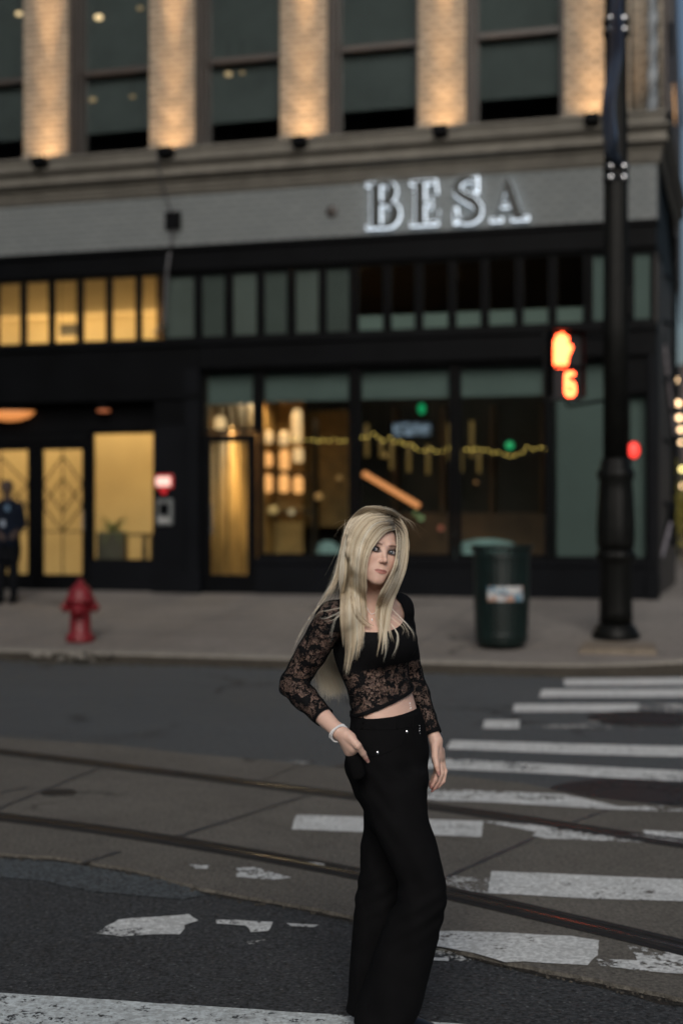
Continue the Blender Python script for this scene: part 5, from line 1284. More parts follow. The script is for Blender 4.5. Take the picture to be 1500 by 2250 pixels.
    def side(V, a, b, off):  # fingernail patch near the tip on the camera side
        return near(b*.82+a*.18+off, .0085)
    for (pts, rs), off in zip(fingersL+[thumbL, thumbR], [np.array((0,-.006,0))]*6):
        n_ = np.linalg.norm(V-(pts[-1]*.8+pts[-2]*.2+off), axis=1); paint_v(np.clip((.0078-n_)/.0015, 0, 1), (.44,.21,.20), .9)
    lipa = np.clip(lipm, 0, 1)
    for pts in (thumbL[0], thumbR[0]): lipa = np.maximum(lipa, np.clip((.009-np.linalg.norm(V-(pts[-1]*.8+pts[-2]*.2+np.array((0,-.006,0))), axis=1))/.002, 0, 1))
    t = NT('skin'); at_ = t.n.new('ShaderNodeAttribute'); at_.attribute_name = 'Col'; at2 = t.n.new('ShaderNodeAttribute'); at2.attribute_name = 'gloss'
    c = t.mix(.16, at_.outputs[0], t.mix(t.noise(60, 5, .6), (.30,.16,.11), (.62,.42,.34)))
    t.set(color=c, rough=t.math('SUBTRACT', .50, t.math('MULTIPLY', at2.outputs['Fac'], .30)), spec=.4)
    t.b.inputs['Subsurface Weight'].default_value = .15; t.b.inputs['Subsurface Radius'].default_value = (.010,.004,.002); t.b.inputs['Subsurface Scale'].default_value = .12
    t.bump(t.noise(260, 4, .7), .16, .0006)
    woman = empty('person', (.13, 4.25, 0.0), label='young woman with long blonde hair in a black lace top and wide black jeans standing on the crosswalk, one hand in her pocket', cat='person')
    woman['label'] = 'young blonde woman in black lace top and wide jeans, one hand in her pocket'
    woman.location = (.13, 4.25, 0)
    OFF = np.array((.13, 4.25, 0))
    bodyo = np_mesh('body', V-OFF, F, t.m, woman, col=col, extra={'gloss': lipa})
    # eyes
    for sx in (-1, 1):
        c0 = fromH((sx*.0310,.0640,0)); r_ = .0138*HS
        look = np.array((0.0,0,CAM_H))-c0; look /= np.linalg.norm(look)
        hf = Hm@np.array((0,1,0)); look = look*.96+hf*.04; look /= np.linalg.norm(look)
        bm = bmesh.new(); q = Vector(look).to_track_quat('Z', 'Y').to_matrix().to_4x4()
        bmesh.ops.create_uvsphere(bm, u_segments=36, v_segments=36, radius=r_)
        cl = bm.verts.layers.float_color.new('Col')
        for v in bm.verts:
            a = math.acos(max(-1, min(1, v.co.z/r_)))
            if a < .19: c = (.004,.004,.005)
            elif a < .45: c = (.07,.10,.135)
            elif a < .52: c = (.015,.02,.03)
            else: c = (.40,.37,.38)
            v[cl] = (*c, 1)
            if a < .5: v.co.z += (.5-a)*.0012
        bmesh.ops.transform(bm, matrix=Matrix.Translation(c0-OFF)@q, verts=bm.verts)
        te = NT('eye'); ae = te.n.new('ShaderNodeAttribute'); ae.attribute_name = 'Col'; te.set(color=ae.outputs[0], rough=.06, spec=.8)
        obj('eye', bm, te.m, bodyo, True)
    # lashes: short dark hairs along the lid edge
    bm = bmesh.new()
    for sx in (-1, 1):
        for up in (1, -1):
            for i in range(34 if up > 0 else 20):
                u = -.0150+.0305*i/(33 if up > 0 else 19); zl_ = up*.0050*math.sqrt(max(0, 1-(u/.0165)**2)); xx = .0312+u
                p0 = np.array((sx*xx, .0785-(.0080*(u/.0150)**2), zl_)); L_ = (.0044 if up > 0 else .0022)*(1+.5*max(0,u/.013))
                p1 = p0+np.array((sx*(u*.25), .004, up*.0025*1.0))*(L_/.005); p2 = p1+np.array((sx*(u*.3), .0008, up*.0035))*(L_/.006)
                tube(bm, [Vector(fromH(p)-OFF) for p in (p0,p1,p2)], [.00030,.00024,.0001], 4)
    obj('eyelashes', bm, simple('lash', (.004,.004,.004), .5), bodyo)

    # ------------------------------------------------------------------ lace top: the body surface lifted by a few millimetres and cut along its edges
    def plane_y(pa, pb):   # hem line in the photo -> world height as a function of X
        A, B_ = wp(*pa), wp(*pb); k_ = (B_[2]-A[2])/(B_[0]-A[0]); return lambda X: A[2]+k_*(X-A[0])
    hem = plane_y((790,1570,4.16), (912,1524,4.16))
    NECK0 = [(747,1300),(748,1325),(750,1348),(755,1366),(766,1380),(784,1386),(812,1389),(846,1388),(868,1381),(882,1370),(888,1356),(886,1340),(878,1322),(868,1308),(860,1298)]
    NECK = [tuple(p) for p in smooth_poly(NECK0, 5)] + [(860,1280),(747,1280)]
    def inpoly(px, py, poly):
        r_ = np.zeros(len(px), bool); n_ = len(poly)
        for i in range(n_):
            x1, y1 = poly[i]; x2, y2 = poly[(i+1) % n_]
            c_ = ((y1 > py) != (y2 > py)) & (px < (x2-x1)*(py-y1)/(y2-y1+1e-9)+x1); r_ ^= c_
        return r_
    def topx(P):
        # sleeves and torso only, with soft gathers
        d = np.full(len(P), 9.0); d = loft(P, TR)
        d = smin(d, cap(P, nk1+np.array((0,.01,.0)), shR, .040, .041), .03); d = smin(d, cap(P, nk1+np.array((0,.01,.0)), shL, .040, .041), .03)
        d = smin(d, ell(P, brR, (.050,.050,.052)), .05); d = smin(d, ell(P, brL, (.050,.050,.052)), .05)
        # the fabric bridges the bust
        d = smin(d, ell(P, (brR+brL)/2-fwd*.010, (.050,.040,.040)), .04)
        gz = (P[:,2]-hem(P[:,0])); d = d-.006*np.exp(-(gz/.016)**2)-.0022*np.exp(-((gz-.02)/.03)**2)*np.sin(P[:,0]*90+P[:,2]*160)
        m = P[:,0] < .06
        if m.any():
            Q = P[m]; a = cap(Q, shR, shR*.45+elR*.55, .046, .040); a = smin(a, cap(Q, shR*.45+elR*.55, elR, .040, .0335), .01)
            mid = elR*.72+wrR*.28; a = smin(a, cap(Q, elR, mid, .0335, .0335), .012); a = smin(a, cap(Q, mid, wrR, .0330, .0215), .012)
            sg = Q[:,2]*95-Q[:,0]*40; a = a-.0022*np.sin(sg+np.sin(Q[:,0]*60)*1.5)*np.exp(-(np.linalg.norm(Q-elR,axis=1)/.10)**2)-.0008*np.sin(sg*1.7)
            d[m] = smin(d[m], a, .016)
        m = P[:,0] > .12
        if m.any():
            Q = P[m]; a = cap(Q, shL, elL, .041, .031); mid = elL*.7+wrL*.3
            a = smin(a, cap(Q, elL, mid, .031, .0295), .012); a = smin(a, cap(Q, mid, wrL, .0295, .0205), .012)
            sg = Q[:,2]*110+Q[:,0]*50; a = a-.0008*np.sin(sg+np.sin(Q[:,2]*40)*1.5)
            d[m] = smin(d[m], a, .018)
        return d-.0042
    zax = np.arange(.86, 1.350, .0026)
    TV, TF = surface(topx, (-.20,3.90,0), (.36,4.56,0), .0027, zax)
    def pix(P): return 750+F_PX*P[:,0]/P[:,1], HOR+F_PX*(CAM_H-P[:,2])/P[:,1]
    px_, py_ = pix(TV)
    def along(P, a, b): ba = b-a; return ((P-a)@ba)/(ba@ba)
    def dist_seg(P, a, b): return cap(P, a, b, 0.0)
    armR = np.minimum(dist_seg(TV, shR, elR), dist_seg(TV, elR, wrR)); armL = np.minimum(dist_seg(TV, shL, elL), dist_seg(TV, elL, wrL))
    isR = (armR < .058) & (TV[:,0] < .04) & ((px_ < 722) | (py_ > 1560)|(dist_seg(TV, elR, wrR) < .045)); isL = (armL < .046) & (px_ > 900)
    inR = dist_seg(TV, elR, wrR); inL = dist_seg(TV, elL, wrL)
    foreR = (inR < .045) & (along(TV, elR, wrR) > .2); foreL = (inL < .042) & (along(TV, elL, wrL) > .05) & (px_ > 905)
    uppL = (dist_seg(TV, shL, elL) < .045)
    torso_ok = (TV[:,2] > hem(TV[:,0])-.004)
    cuffR = along(TV, elR, wrR) < .70; cuffL = along(TV, elL, wrL) < .90
    arm = isR | foreR | foreL | (isL & (uppL | foreL))
    # signed distances to the edges of the garment (positive = cloth); cloth just outside is pulled onto the edge
    def near_poly(qx, qy, poly):
        best = np.full(len(qx), 1e9); bx = qx.copy(); by = qy.copy(); q = np.stack((qx, qy), 1)
        for i_ in range(len(poly)-1):
            a_, b_ = np.array(poly[i_], float), np.array(poly[i_+1], float); h_ = np.clip(((q-a_)@(b_-a_))/((b_-a_)@(b_-a_)), 0, 1); c_ = a_+h_[:,None]*(b_-a_); dd = np.linalg.norm(q-c_, axis=1); m_ = dd < best
            best = np.where(m_, dd, best); bx = np.where(m_, c_[:,0], bx); by = np.where(m_, c_[:,1], by)
        return best, bx, by
    nd, nbx, nby = near_poly(px_, py_, NECK[:-2]); inn = inpoly(px_, py_, NECK); sdn = np.where(inn, -nd, nd)/735
    sdh = np.where(arm, 9.0, TV[:,2]-(hem(TV[:,0])-.004))
    LR, LL = np.linalg.norm(wrR-elR), np.linalg.norm(wrL-elL); uR, uL = (wrR-elR)/LR, (wrL-elL)/LL
    sdc = np.where(foreR, (.70-along(TV, elR, wrR))*LR, np.where(foreL, (.90-along(TV, elL, wrL))*LL, 9.0))
    sda = np.minimum(np.minimum(sdn, sdh), sdc)
    out_ = (sda < 0) & (sda > -.0045)
    keep = sda > -.0045
    m_ = out_ & (sdn == sda); TV[m_,0] += (nbx[m_]-px_[m_])*TV[m_,1]/F_PX; TV[m_,2] -= (nby[m_]-py_[m_])*TV[m_,1]/F_PX
    m_ = out_ & (sdh == sda); TV[m_,2] -= sdh[m_]
    m_ = out_ & (sdc == sda) & foreR; TV[m_] += uR*sdc[m_][:,None]
    m_ = out_ & (sdc == sda) & foreL & ~foreR; TV[m_] += uL*sdc[m_][:,None]
    keep &= ~((TV[:,2] > wp(0,1296,4.3)[2]))
    # the lined part over the bust is opaque, hems and cuffs are thicker
    ub = 1478-(px_-760)*.19
    dl = loft(TV, TR)
    line = np.clip((ub-py_)/4+.5, 0, 1)*(dl < .085)*(px_ > 722)*(px_ < 920)*(armL > .034)*(armR > .050)
    band = np.clip(1-np.abs(TV[:,2]-hem(TV[:,0]))/.008, 0, 1)*(~arm)
    cufb = np.where(foreR, np.clip(1-(.70-along(TV, elR, wrR))/.06, 0, 1), 0)+np.where(foreL, np.clip(1-(.90-along(TV, elL, wrL))/.06, 0, 1), 0)
    seam_ = np.clip(1-np.abs(py_-ub)/3.0, 0, 1)*(~arm)
    rim = np.zeros(len(TV))
    # neckline binding
    for i in range(len(NECK)-3):
        a_, b_ = np.array(NECK[i], float), np.array(NECK[i+1], float); q_ = np.stack((px_, py_), 1)-a_; h_ = np.clip(q_@(b_-a_)/((b_-a_)@(b_-a_)), 0, 1)
        rim = np.maximum(rim, np.clip(1.6-np.linalg.norm(q_-h_[:,None]*(b_-a_), axis=1)/4.0, 0, 1))
    opq = np.clip(line+band*2+cufb*1.5+seam_*.8+rim, 0, 1)
    t = NT('black_lace'); ao = t.n.new('ShaderNodeAttribute'); ao.attribute_name = 'opaque'
    co = t.coord(); nzv = t.noise(55, 2, out='Color'); warp = t.n.new('ShaderNodeMix'); warp.data_type = 'VECTOR'; warp.inputs[0].default_value = .035
    t.l.new(co, warp.inputs[4]); t.l.new(nzv, warp.inputs[5]); wv = warp.outputs[1]
    cell = t.vor(60, 'DISTANCE_TO_EDGE', vec=wv); edge = t.ramp(cell, [(.0, 1.0), (.045, 1.0), (.075, 0.0)])
    f1 = t.vor(60, 'F1', vec=wv); ringp = t.ramp(f1, [(.0,1.0),(.14,1.0),(.17,0.0),(.27,0.0),(.30,1.0),(.36,1.0),(.40,0.0)])
    c2 = t.vor(150, 'DISTANCE_TO_EDGE', vec=wv); veins = t.ramp(c2, [(.0,1.0),(.07,1.0),(.12,0.0)])
    leafm = t.ramp(t.noise(30, 3, .6), [(.55,0.0),(.58,1.0)])
    solid = t.ramp(t.noise(38, 4, .6, vec=t.coord((1,1,1.3))), [(.52,0.0),(.55,1.0)])
    net = t.ramp(t.vor(420, 'DISTANCE_TO_EDGE', rnd_=.3), [(.0,1.0),(.10,1.0),(.2,0.0)])
    m_ = t.math('MAXIMUM', edge, t.math('MAXIMUM', t.math('MULTIPLY', veins, leafm), t.math('MAXIMUM', solid, t.math('MULTIPLY', ringp, .9))))
    m_ = t.math('MAXIMUM', m_, t.math('MULTIPLY', net, .6)); m_ = t.math('MAXIMUM', m_, .40)
    al = t.math('MINIMUM', 1.0, t.math('ADD', m_, ao.outputs['Fac']))
    t.set(color=t.mix(t.noise(26, 4), (.0030,.0030,.0036), (.0075,.0075,.0085)), rough=.8, spec=.10, alpha=al)
    t.bump(t.math('ADD', m_, t.noise(300, 2)), .35, .0012)
    np_mesh('lace_top', TV-OFF, TF, t.m, woman, keep=keep, extra={'opaque': opq})
    # ------------------------------------------------------------------ wide jeans
    def rowt(py, pl, pr, Y, b):
        c = (pl+pr)/2; return (CAM_H-(py-HOR)*Y/F_PX, (c-750)*Y/F_PX, Y, (pr-pl)/2*Y/F_PX, b, 0.0)
    HIP = [rowt(1566,777,919,4.24,.098), rowt(1590,776,923,4.24,.104), rowt(1620,768,931,4.24,.112), rowt(1650,763,935,4.24,.116), rowt(1700,765,937,4.24,.118), rowt(1750,783,932,4.24,.116), rowt(1785,800,930,4.24,.10), rowt(1820,815,932,4.23,.07)]
    NEARL = [rowt(1700,800,932,4.18,.07), rowt(1760,806,932,4.16,.078), rowt(1800,815,941,4.15,.080), rowt(1850,836,957,4.145,.082), rowt(1905,862,973,4.14,.080), rowt(1935,875,979,4.14,.078), rowt(1970,872,979,4.14,.078), rowt(2020,852,970,4.15,.080), rowt(2090,822,957,4.16,.085), rowt(2160,799,939,4.17,.092), rowt(2246,776,910,4.18,.10)]
    FARL = [rowt(1700,795,930,4.32,.07), rowt(1780,799,925,4.33,.076), rowt(1850,795,915,4.34,.080), rowt(1930,787,900,4.345,.084), rowt(2010,780,890,4.35,.088), rowt(2100,772,884,4.36,.092), rowt(2180,764,876,4.37,.096), rowt(2249,757,868,4.37,.10)]
    def pants(P):
        d = smin(loft(P, HIP), loft(P, TR)-.010, .01); n_ = loft(P, NEARL); f_ = loft(P, FARL)
        # folds: shallow ridges that run with the cloth
        X, Yc, Z = P[:,0], P[:,1], P[:,2]
        fold = .0030*np.sin(X*70+Z*18+np.sin(Z*11)*2.0)*np.clip((1.0-Z)/.5, .2, 1)+.0022*np.sin(Z*75+X*40+np.sin(X*50+Z*9)*1.6)*np.exp(-((Z-.78)/.16)**2)+.002*np.sin(Z*120-X*70)*np.exp(-((Z-.42)/.09)**2)
        l = np.minimum(n_, f_)+.0
        lk = smin(n_, f_, .006)
        d = smin(d, lk, .035)
        # pocket bulge over the hidden fingers
        d = smin(d, cap(P, wp(777,1662,4.060), wp(786,1700,4.070), .0250, .018), .045)
        return d-fold-.001
    zax = np.arange(.05, 1.004, .0042)
    PV, PF = surface(pants, (-.10,3.90,0), (.36,4.60,0), .0042, zax)
    waist = plane_y((778,1574,4.14), (920,1566,4.14)); wy = lambda P: waist(P[:,0])+.010*((P[:,1]-4.24)/.10)+.003
    px2, py2 = pix(PV)
    pk = [(745,1652),(806,1651),(806,1640),(792,1596),(745,1596)]   # pocket mouth: the hand passes here
    keep = (PV[:,2] < wy(PV)+.0085) & (PV[:,2] > .056+.0)
    PV[:,2] = np.where(keep, np.minimum(PV[:,2], wy(PV)), PV[:,2])
    dh = np.minimum.reduce([cap(PV, p0, p1, r0, r1) for p0, p1, r0, r1 in palmR]+[chain(PV, *thumbR)])
    dt_ = chain(PV, *thumbR)
    keep &= ~((((dh < .004) & (py2 < 1650)) | (dt_ < .001)) & (PV[:,1] < 4.2))
    t = NT('black_denim'); w_ = t.n.new('ShaderNodeTexWave'); w_.bands_direction = 'DIAGONAL'; w_.inputs['Scale'].default_value = 500; t.l.new(t.coord(), w_.inputs[0])
    t.set(color=t.mix(t.noise(14, 5, .6), (.0034,.0034,.0038), (.0085,.0085,.0095)), rough=.9, spec=.06)
    t.bump(t.math('ADD', t.math('MULTIPLY', w_.outputs[0], .4), t.noise(60, 4)), .35, .002)
    jeans = np_mesh('jeans', PV-OFF, PF, t.m, woman, keep=keep)
    md = jeans.modifiers.new('s', 'SOLIDIFY'); md.thickness = .002; md.offset = -1
    denim = t.m
    # surface finder: nearest point on a figure surface behind a photo pixel
    def hit(f, px, py, y0=3.85, y1=4.65):
        ys = np.arange(y0, y1, .004); P = np.stack([wp(px, py, y) for y in ys]); d = f(P); i = np.nonzero(d < 0)[0]
        if not len(i): return None
        a, b = ys[max(i[0]-1,0)], ys[i[0]]
        for _ in range(7):
            m = (a+b)/2
            if f(wp(px, py, m)[None])[0] < 0: b = m
            else: a = m
        return wp(px, py, b)
    def stitched(pts, f, rad, name, mat, parent, lift=.001):
        P = []
        for a, b in zip(pts, pts[1:]):
            for t_ in np.linspace(0, 1, 8, endpoint=False): P.append((a[0]+(b[0]-a[0])*t_, a[1]+(b[1]-a[1])*t_))
        P.append(pts[-1]); Q = [hit(f, *p) for p in P]; Q = [Vector(q-OFF+np.array((0,-lift,0))) for q in Q if q is not None]
        if len(Q) < 2: return None
        bm = bmesh.new(); tube(bm, Q, rad, 6); return obj(name, bm, mat, parent, True)
    seamm = simple('seam_thread', (.0045,.0045,.005), .8, spec=.1)
    stitched([(780,1600),(820,1603),(870,1602),(921,1592)], pants, .0012, 'waistband_seam', seamm, jeans)
    stitched([(757,1650),(778,1652),(800,1652)], pants, .0030, 'pocket_edge', denim, jeans, .002)
    stitched([(812,1662),(830,1660),(858,1650),(880,1636),(892,1618)], pants, .0011, 'fly_seam', seamm, jeans)
    for lx in (797, 873, 908):
        stitched([(lx,1574),(lx-1,1602)], pants, .0028, 'belt_loop', denim, jeans, .002)
    for bx, by in ((829,1654),(893,1608)):
        q = hit(pants, bx, by)
        if q is not None:
            bm = bmesh.new(); lathe(bm, [(.0044,0),(.0047,.0010),(.0038,.0022),(.0018,.0016),(.0016,.0028),(.0003,.0030)], 20); bmesh.ops.rotate(bm, matrix=Matrix.Rotation(R(90),3,'X'), verts=bm.verts)
            o = obj('button', bm, M['chrome'], jeans, True); o.location = Vector(q-OFF)+Vector((0,-.001,0))
    bm = bmesh.new()
    for i, (bx, by) in enumerate([(923,1594),(924,1600),(926,1605),(924,1611)]):
        q = hit(pants, min(bx, 921), by)
        if q is not None: ball(bm, Vector(q-OFF)+Vector((.001*(i%2),-.004,0)), .0018, 8, 6)
    obj('zip_charm', bm, M['chrome'], jeans, True)
    # shoes, mostly below the edge of the picture
    for (cx, cy, yaw) in ((862,4.15,R(42)), (848,4.36,R(62))):
        X0 = (cx-750)*cy/F_PX; bm = bmesh.new()
        prf = [(-.075,.034,.09),(-.05,.040,.10),(0,.040,.105),(.05,.042,.075),(.10,.046,.050),(.145,.040,.040),(.165,.018,.025)]
        rings = []
        for (yy, hw, hh) in prf:
            ring = [bm.verts.new((hw*math.cos(a)*(1 if math.sin(a) > -.2 else .95), yy, max(.0, .028+hh*.5+hh*.5*math.sin(a)-.028*0))) for a in [2*math.pi*i/14 for i in range(14)]]
            for v in ring: v.co.z = max(v.co.z-.028, .022)
            rings.append(ring)
        for a, b in zip(rings, rings[1:]):
            for i in range(14): bm.faces.new((a[i], a[(i+1)%14], b[(i+1)%14], b[i]))
        bm.faces.new(rings[0][::-1]); bm.faces.new(rings[-1])
        sh = obj('shoe', bm, simple('black_leather', (.01,.01,.011), .3), woman, True)
        sb = bmesh.new(); prism(sb, [(-.034,-.075),(.034,-.075),(.044,0),(.047,.09),(.03,.15),(0,.17),(-.03,.15),(-.047,.09),(-.044,0)], .005, .0215); so = obj('sole', sb, simple('sole_rubber', (.02,.02,.02), .7), sh)
        sh.location = (X0-OFF[0], cy-OFF[1], 0); sh.rotation_euler = (0, 0, yaw-math.pi)
    # jewellery: necklace, bracelets, navel piercing
    mj = simple('crystal_silver', (.93,.92,.93), .3, .25, var=.05, spec=.8)
    nk = [(768,1334),(776,1348),(790,1352),(800,1338),(806,1340),(815,1350),(818,1362),(826,1352),(838,1330),(842,1316)]
    stitched([(800,1316),(803,1330),(809,1342),(816,1350),(824,1346),(834,1330),(840,1312)], body, .0011, 'necklace', mj, woman, .0012)
    q = hit(body, 817, 1362)
    if q is not None: bm = bmesh.new(); ball(bm, Vector(q-OFF)+Vector((0,-.003,0)), .0035, 10, 8, sc=(.7,.6,1.3)); obj('pendant', bm, mj, woman, True)
    ax_ = Vector(wrR-elR).normalized()
    for k_, (off, tilt) in enumerate(((-.006,8),(-.001,14),(.006,3))):
        c_ = Vector(elR*.0+wrR)+ax_*off - Vector(OFF); c_.z -= .002
        u = ax_.orthogonal().normalized(); v = ax_.cross(u); bm = bmesh.new(); n_ = 44
        for i in range(n_):
            a = 2*math.pi*i/n_; p = c_+u*.0262*math.cos(a)+v*.0262*math.sin(a)+ax_*math.sin(a+k_*1.3)*.005
            ball(bm, p, .0025, 6, 5)
        obj('bracelet', bm, mj, woman)
    for i, (bx, by, r_) in enumerate(((900,1545,.0022),(901,1550,.0016),(902,1556,.0026),(905,1563,.0011),(908,1567,.0009))):
        q = hit(body, bx, by)
        if q is not None: bm = bmesh.new(); ball(bm, Vector(q-OFF)+Vector((0,-.001,0)), r_, 8, 6); obj('piercing_stud', bm, mj, woman, True)

    # ------------------------------------------------------------------ hair: real strands, draped over the head and the body
    def front(P):
        return np.minimum(body(P), topx(P)+np.where(P[:,2] > 1.33, .02, 0))
    gx = np.arange(590, 960, 4.0); gy = np.arange(1096, 1570, 4.0); GX, GY = np.meshgrid(gx, gy, indexing='ij')
    dep = np.full(GX.shape, np.nan)
    todo = np.ones(GX.shape, bool)
    ycur = np.full(GX.shape, 3.90)
    for _ in range(60):
        m = todo & (ycur < 4.62)
        if not m.any(): break
        Yc = ycur[m]; P = np.stack(((GX[m]-750)*Yc/F_PX, Yc, CAM_H-(GY[m]-HOR)*Yc/F_PX), 1); d = eval_chunks(front, P)
        h_ = d < .0012; idx_ = np.nonzero(m); dep[idx_[0][h_], idx_[1][h_]] = Yc[h_]; todo[idx_[0][h_], idx_[1][h_]] = False
        ycur[m] = Yc+np.maximum(np.abs(d)*.8, .0012)
    fill = np.where(np.isnan(dep), 4.26, dep)
    mn = fill.copy()
    for a in (-1,0,1):
        for b in (-1,0,1): mn = np.minimum(mn, np.roll(np.roll(fill, a, 0), b, 1))
    sm_ = mn.copy()
    for _ in range(5): sm_ = (sm_+np.roll(sm_,1,0)+np.roll(sm_,-1,0)+np.roll(sm_,1,1)+np.roll(sm_,-1,1))/5
    # hair hangs: below a part that sticks out (chin, cheek, shoulder) it keeps that distance instead of sinking in
    hang = sm_.copy()
    for a in range(1, 9): hang = np.minimum(hang, np.roll(sm_, a, 1)+.0025*a)
    for _ in range(6): hang = (hang+np.roll(hang,1,0)+np.roll(hang,-1,0)+np.roll(hang,1,1)+np.roll(hang,-1,1))/5
    env = np.minimum(np.minimum(sm_, mn), hang)
    def depth(px, py):
        fx = np.clip((px-gx[0])/4, 0, len(gx)-1.001); fy = np.clip((py-gy[0])/4, 0, len(gy)-1.001); i = fx.astype(int); j = fy.astype(int); a = fx-i; b = fy-j
        return env[i,j]*(1-a)*(1-b)+env[i+1,j]*a*(1-b)+env[i,j+1]*(1-a)*b+env[i+1,j+1]*a*b
    hr = np.random.default_rng(11)
    NP = 26
    def resample(G_, n=NP):
        G_ = np.asarray(G_, float); seg = np.r_[0, np.cumsum(np.linalg.norm(np.diff(G_[:,:2], axis=0), axis=1))]; tt = np.linspace(0, seg[-1], n)
        return np.stack([catmull(seg, G_[:,k], tt) for k in range(G_.shape[1])], 1)
    strands = []; tints = []; rootd = []
    def add_sheet(guides, N, lift=.004, thick=.006, clumps=30, cw=.6, tip=.25, frizz=1.0, dark=0.0, rad=1.0, tint=0.0, nodrape=False):
        """guides: polylines of (px, py[, extra depth]); strands are interpolated between neighbouring guides and gathered into clumps"""
        Gs = np.stack([resample([(p[0], p[1], (p[2] if len(p) > 2 else 0.0)) for p in g]) for g in guides]); K = len(Gs)
        cdk = .15+1.0*hr.random(clumps)**.8; cu = (np.arange(clumps)+.2+.6*hr.random(clumps))/clumps; ct = hr.normal(0, 1, clumps); cl_ = 1-tip*hr.random(clumps)**1.3; chift = hr.normal(0, 1, (clumps, 2))
        for _ in range(N):
            ci = hr.integers(clumps); u0 = np.clip(cu[ci]+hr.normal(0, cw/clumps*1.6), 0, 1); t_ = np.linspace(0, 1, NP)
            pull = .20+.52*t_**1.3
            u = np.clip(u0*(1-pull)+cu[ci]*pull, 0, 1)*(K-1); i = np.minimum(u.astype(int), K-2); f_ = (u-i)[:,None]
            p = Gs[i, np.arange(NP)]*(1-f_)+Gs[i+1, np.arange(NP)]*f_
            L_ = np.clip(cl_[ci]*(1-.10*abs(hr.normal())), .3, 1.0)
            tq = t_*L_; k0 = np.clip((tq*(NP-1)).astype(int), 0, NP-2); fr_ = (tq*(NP-1)-k0)[:,None]; p = p[k0]*(1-fr_)+p[k0+1]*fr_
            ph_ = hr.random(4)*6.28; am = frizz*(.4+1.2*hr.random())
            wob = am*(np.sin(t_*3.1+ph_[0])*.9+np.sin(t_*7.7+ph_[1])*.35)*t_**.7
            px = p[:,0]+wob+chift[ci,0]*1.6*t_; py = p[:,1]+am*.5*np.sin(t_*4+ph_[2])
            ly = lift+thick*(hr.random()**1.2)*(.5+.5*np.sin(np.pi*np.clip(t_*1.1,0,1)))
            base = p[:,2] if nodrape else depth(px, py)+p[:,2]
            Y_ = base-ly+.0012*chift[ci,1]
            strands.append(np.stack(((px-750)*Y_/F_PX, Y_, CAM_H-(py-HOR)*Y_/F_PX), 1)); tints.append(np.clip(.5+tint+.24*ct[ci]+.12*hr.normal(), 0, 1)); rootd.append((dark*cdk[ci], rad*(.7+.6*hr.random())))
    # left of the parting: from the scalp over the side of the head and down in front of the shoulder
    add_sheet([[(869,1163),(850,1168),(828,1190),(812,1214),(804,1244),(802,1285),(806,1330),(813,1372)],
               [(868,1156),(842,1160),(818,1186),(802,1222),(795,1262),(796,1312),(800,1352),(806,1385)],
               [(865,1148),(832,1150),(804,1182),(790,1232),(786,1290),(790,1345),(794,1400),(786,1455)],
               [(861,1140),(820,1143),(790,1178),(777,1234),(774,1300),(777,1360),(775,1430),(760,1492)],
               [(856,1133),(808,1136),(777,1172),(764,1232),(761,1302),(760,1365),(764,1430),(758,1486)],
               [(849,1126),(799,1130),(767,1170),(755,1232),(750,1300),(748,1350),(752,1395),(755,1425)]], 5200, thick=.016, clumps=64, dark=1.0, tip=.35, frizz=1.6)
    # upper scalp and crown, left half
    add_sheet([[(862,1140),(822,1128),(786,1150),(766,1195),(757,1245),(752,1292)],
               [(852,1129),(812,1119),(778,1144),(759,1192),(751,1245),(744,1292)],
               [(842,1121),(806,1115),(772,1141),(755,1190),(746,1245),(734,1296)],
               [(833,1115),(803,1113),(769,1141),(752,1192),(741,1250),(725,1304)]], 2300, thick=.014, clumps=40, dark=.55, frizz=1.2)
    # swept back over the shoulder
    add_sheet([[(800,1118),(765,1165),(752,1225),(744,1270),(728,1308),(712,1334),(696,1356)],
               [(790,1124),(760,1170),(748,1228),(738,1272),(716,1312),(695,1342),(678,1370)],
               [(785,1130),(757,1175),(746,1230),(733,1275),(712,1310),(696,1334),(678,1366)]], 420, thick=.012, clumps=60, dark=.2, tip=.75, frizz=2.6)
    # right of the parting
    add_sheet([[(868,1158),(870,1174),(871,1205),(866,1240),(851,1277),(834,1308),(826,1345),(832,1385)],
               [(868,1153),(880,1168),(882,1208),(875,1248),(859,1287),(841,1322),(835,1370),(832,1420)],
               [(866,1146),(888,1164),(891,1206),(883,1252),(869,1293),(848,1332),(841,1385),(826,1455)],
               [(863,1138),(890,1160),(895,1204),(888,1252),(872,1292),(855,1335),(846,1380),(838,1440)],
               [(858,1128),(888,1152),(896,1200),(891,1248),(876,1288),(859,1330),(853,1372),(869,1425)]], 3000, thick=.012, clumps=44, dark=1.0, tip=.30, frizz=1.4)
    add_sheet([[(858,1131),(880,1146),(893,1180),(895,1215)],[(848,1122),(872,1132),(890,1165),(896,1205)],[(838,1115),(862,1122),(884,1150),(894,1190)]], 700, thick=.010, clumps=18, dark=.5, frizz=1.0)
    add_sheet([[(833,1112),(812,1112),(790,1122)],[(846,1119),(822,1116),(796,1122)],[(858,1130),(836,1124),(806,1128)]], 600, thick=.010, clumps=14, dark=.35)
    # curved front lock and loose strands
    add_sheet([[(776,1240),(776,1300),(786,1345),(803,1366),(822,1377)],[(768,1250),(770,1310),(780,1352),(798,1372),(820,1382)]], 330, lift=.012, clumps=8, tip=.15, tint=-.25)
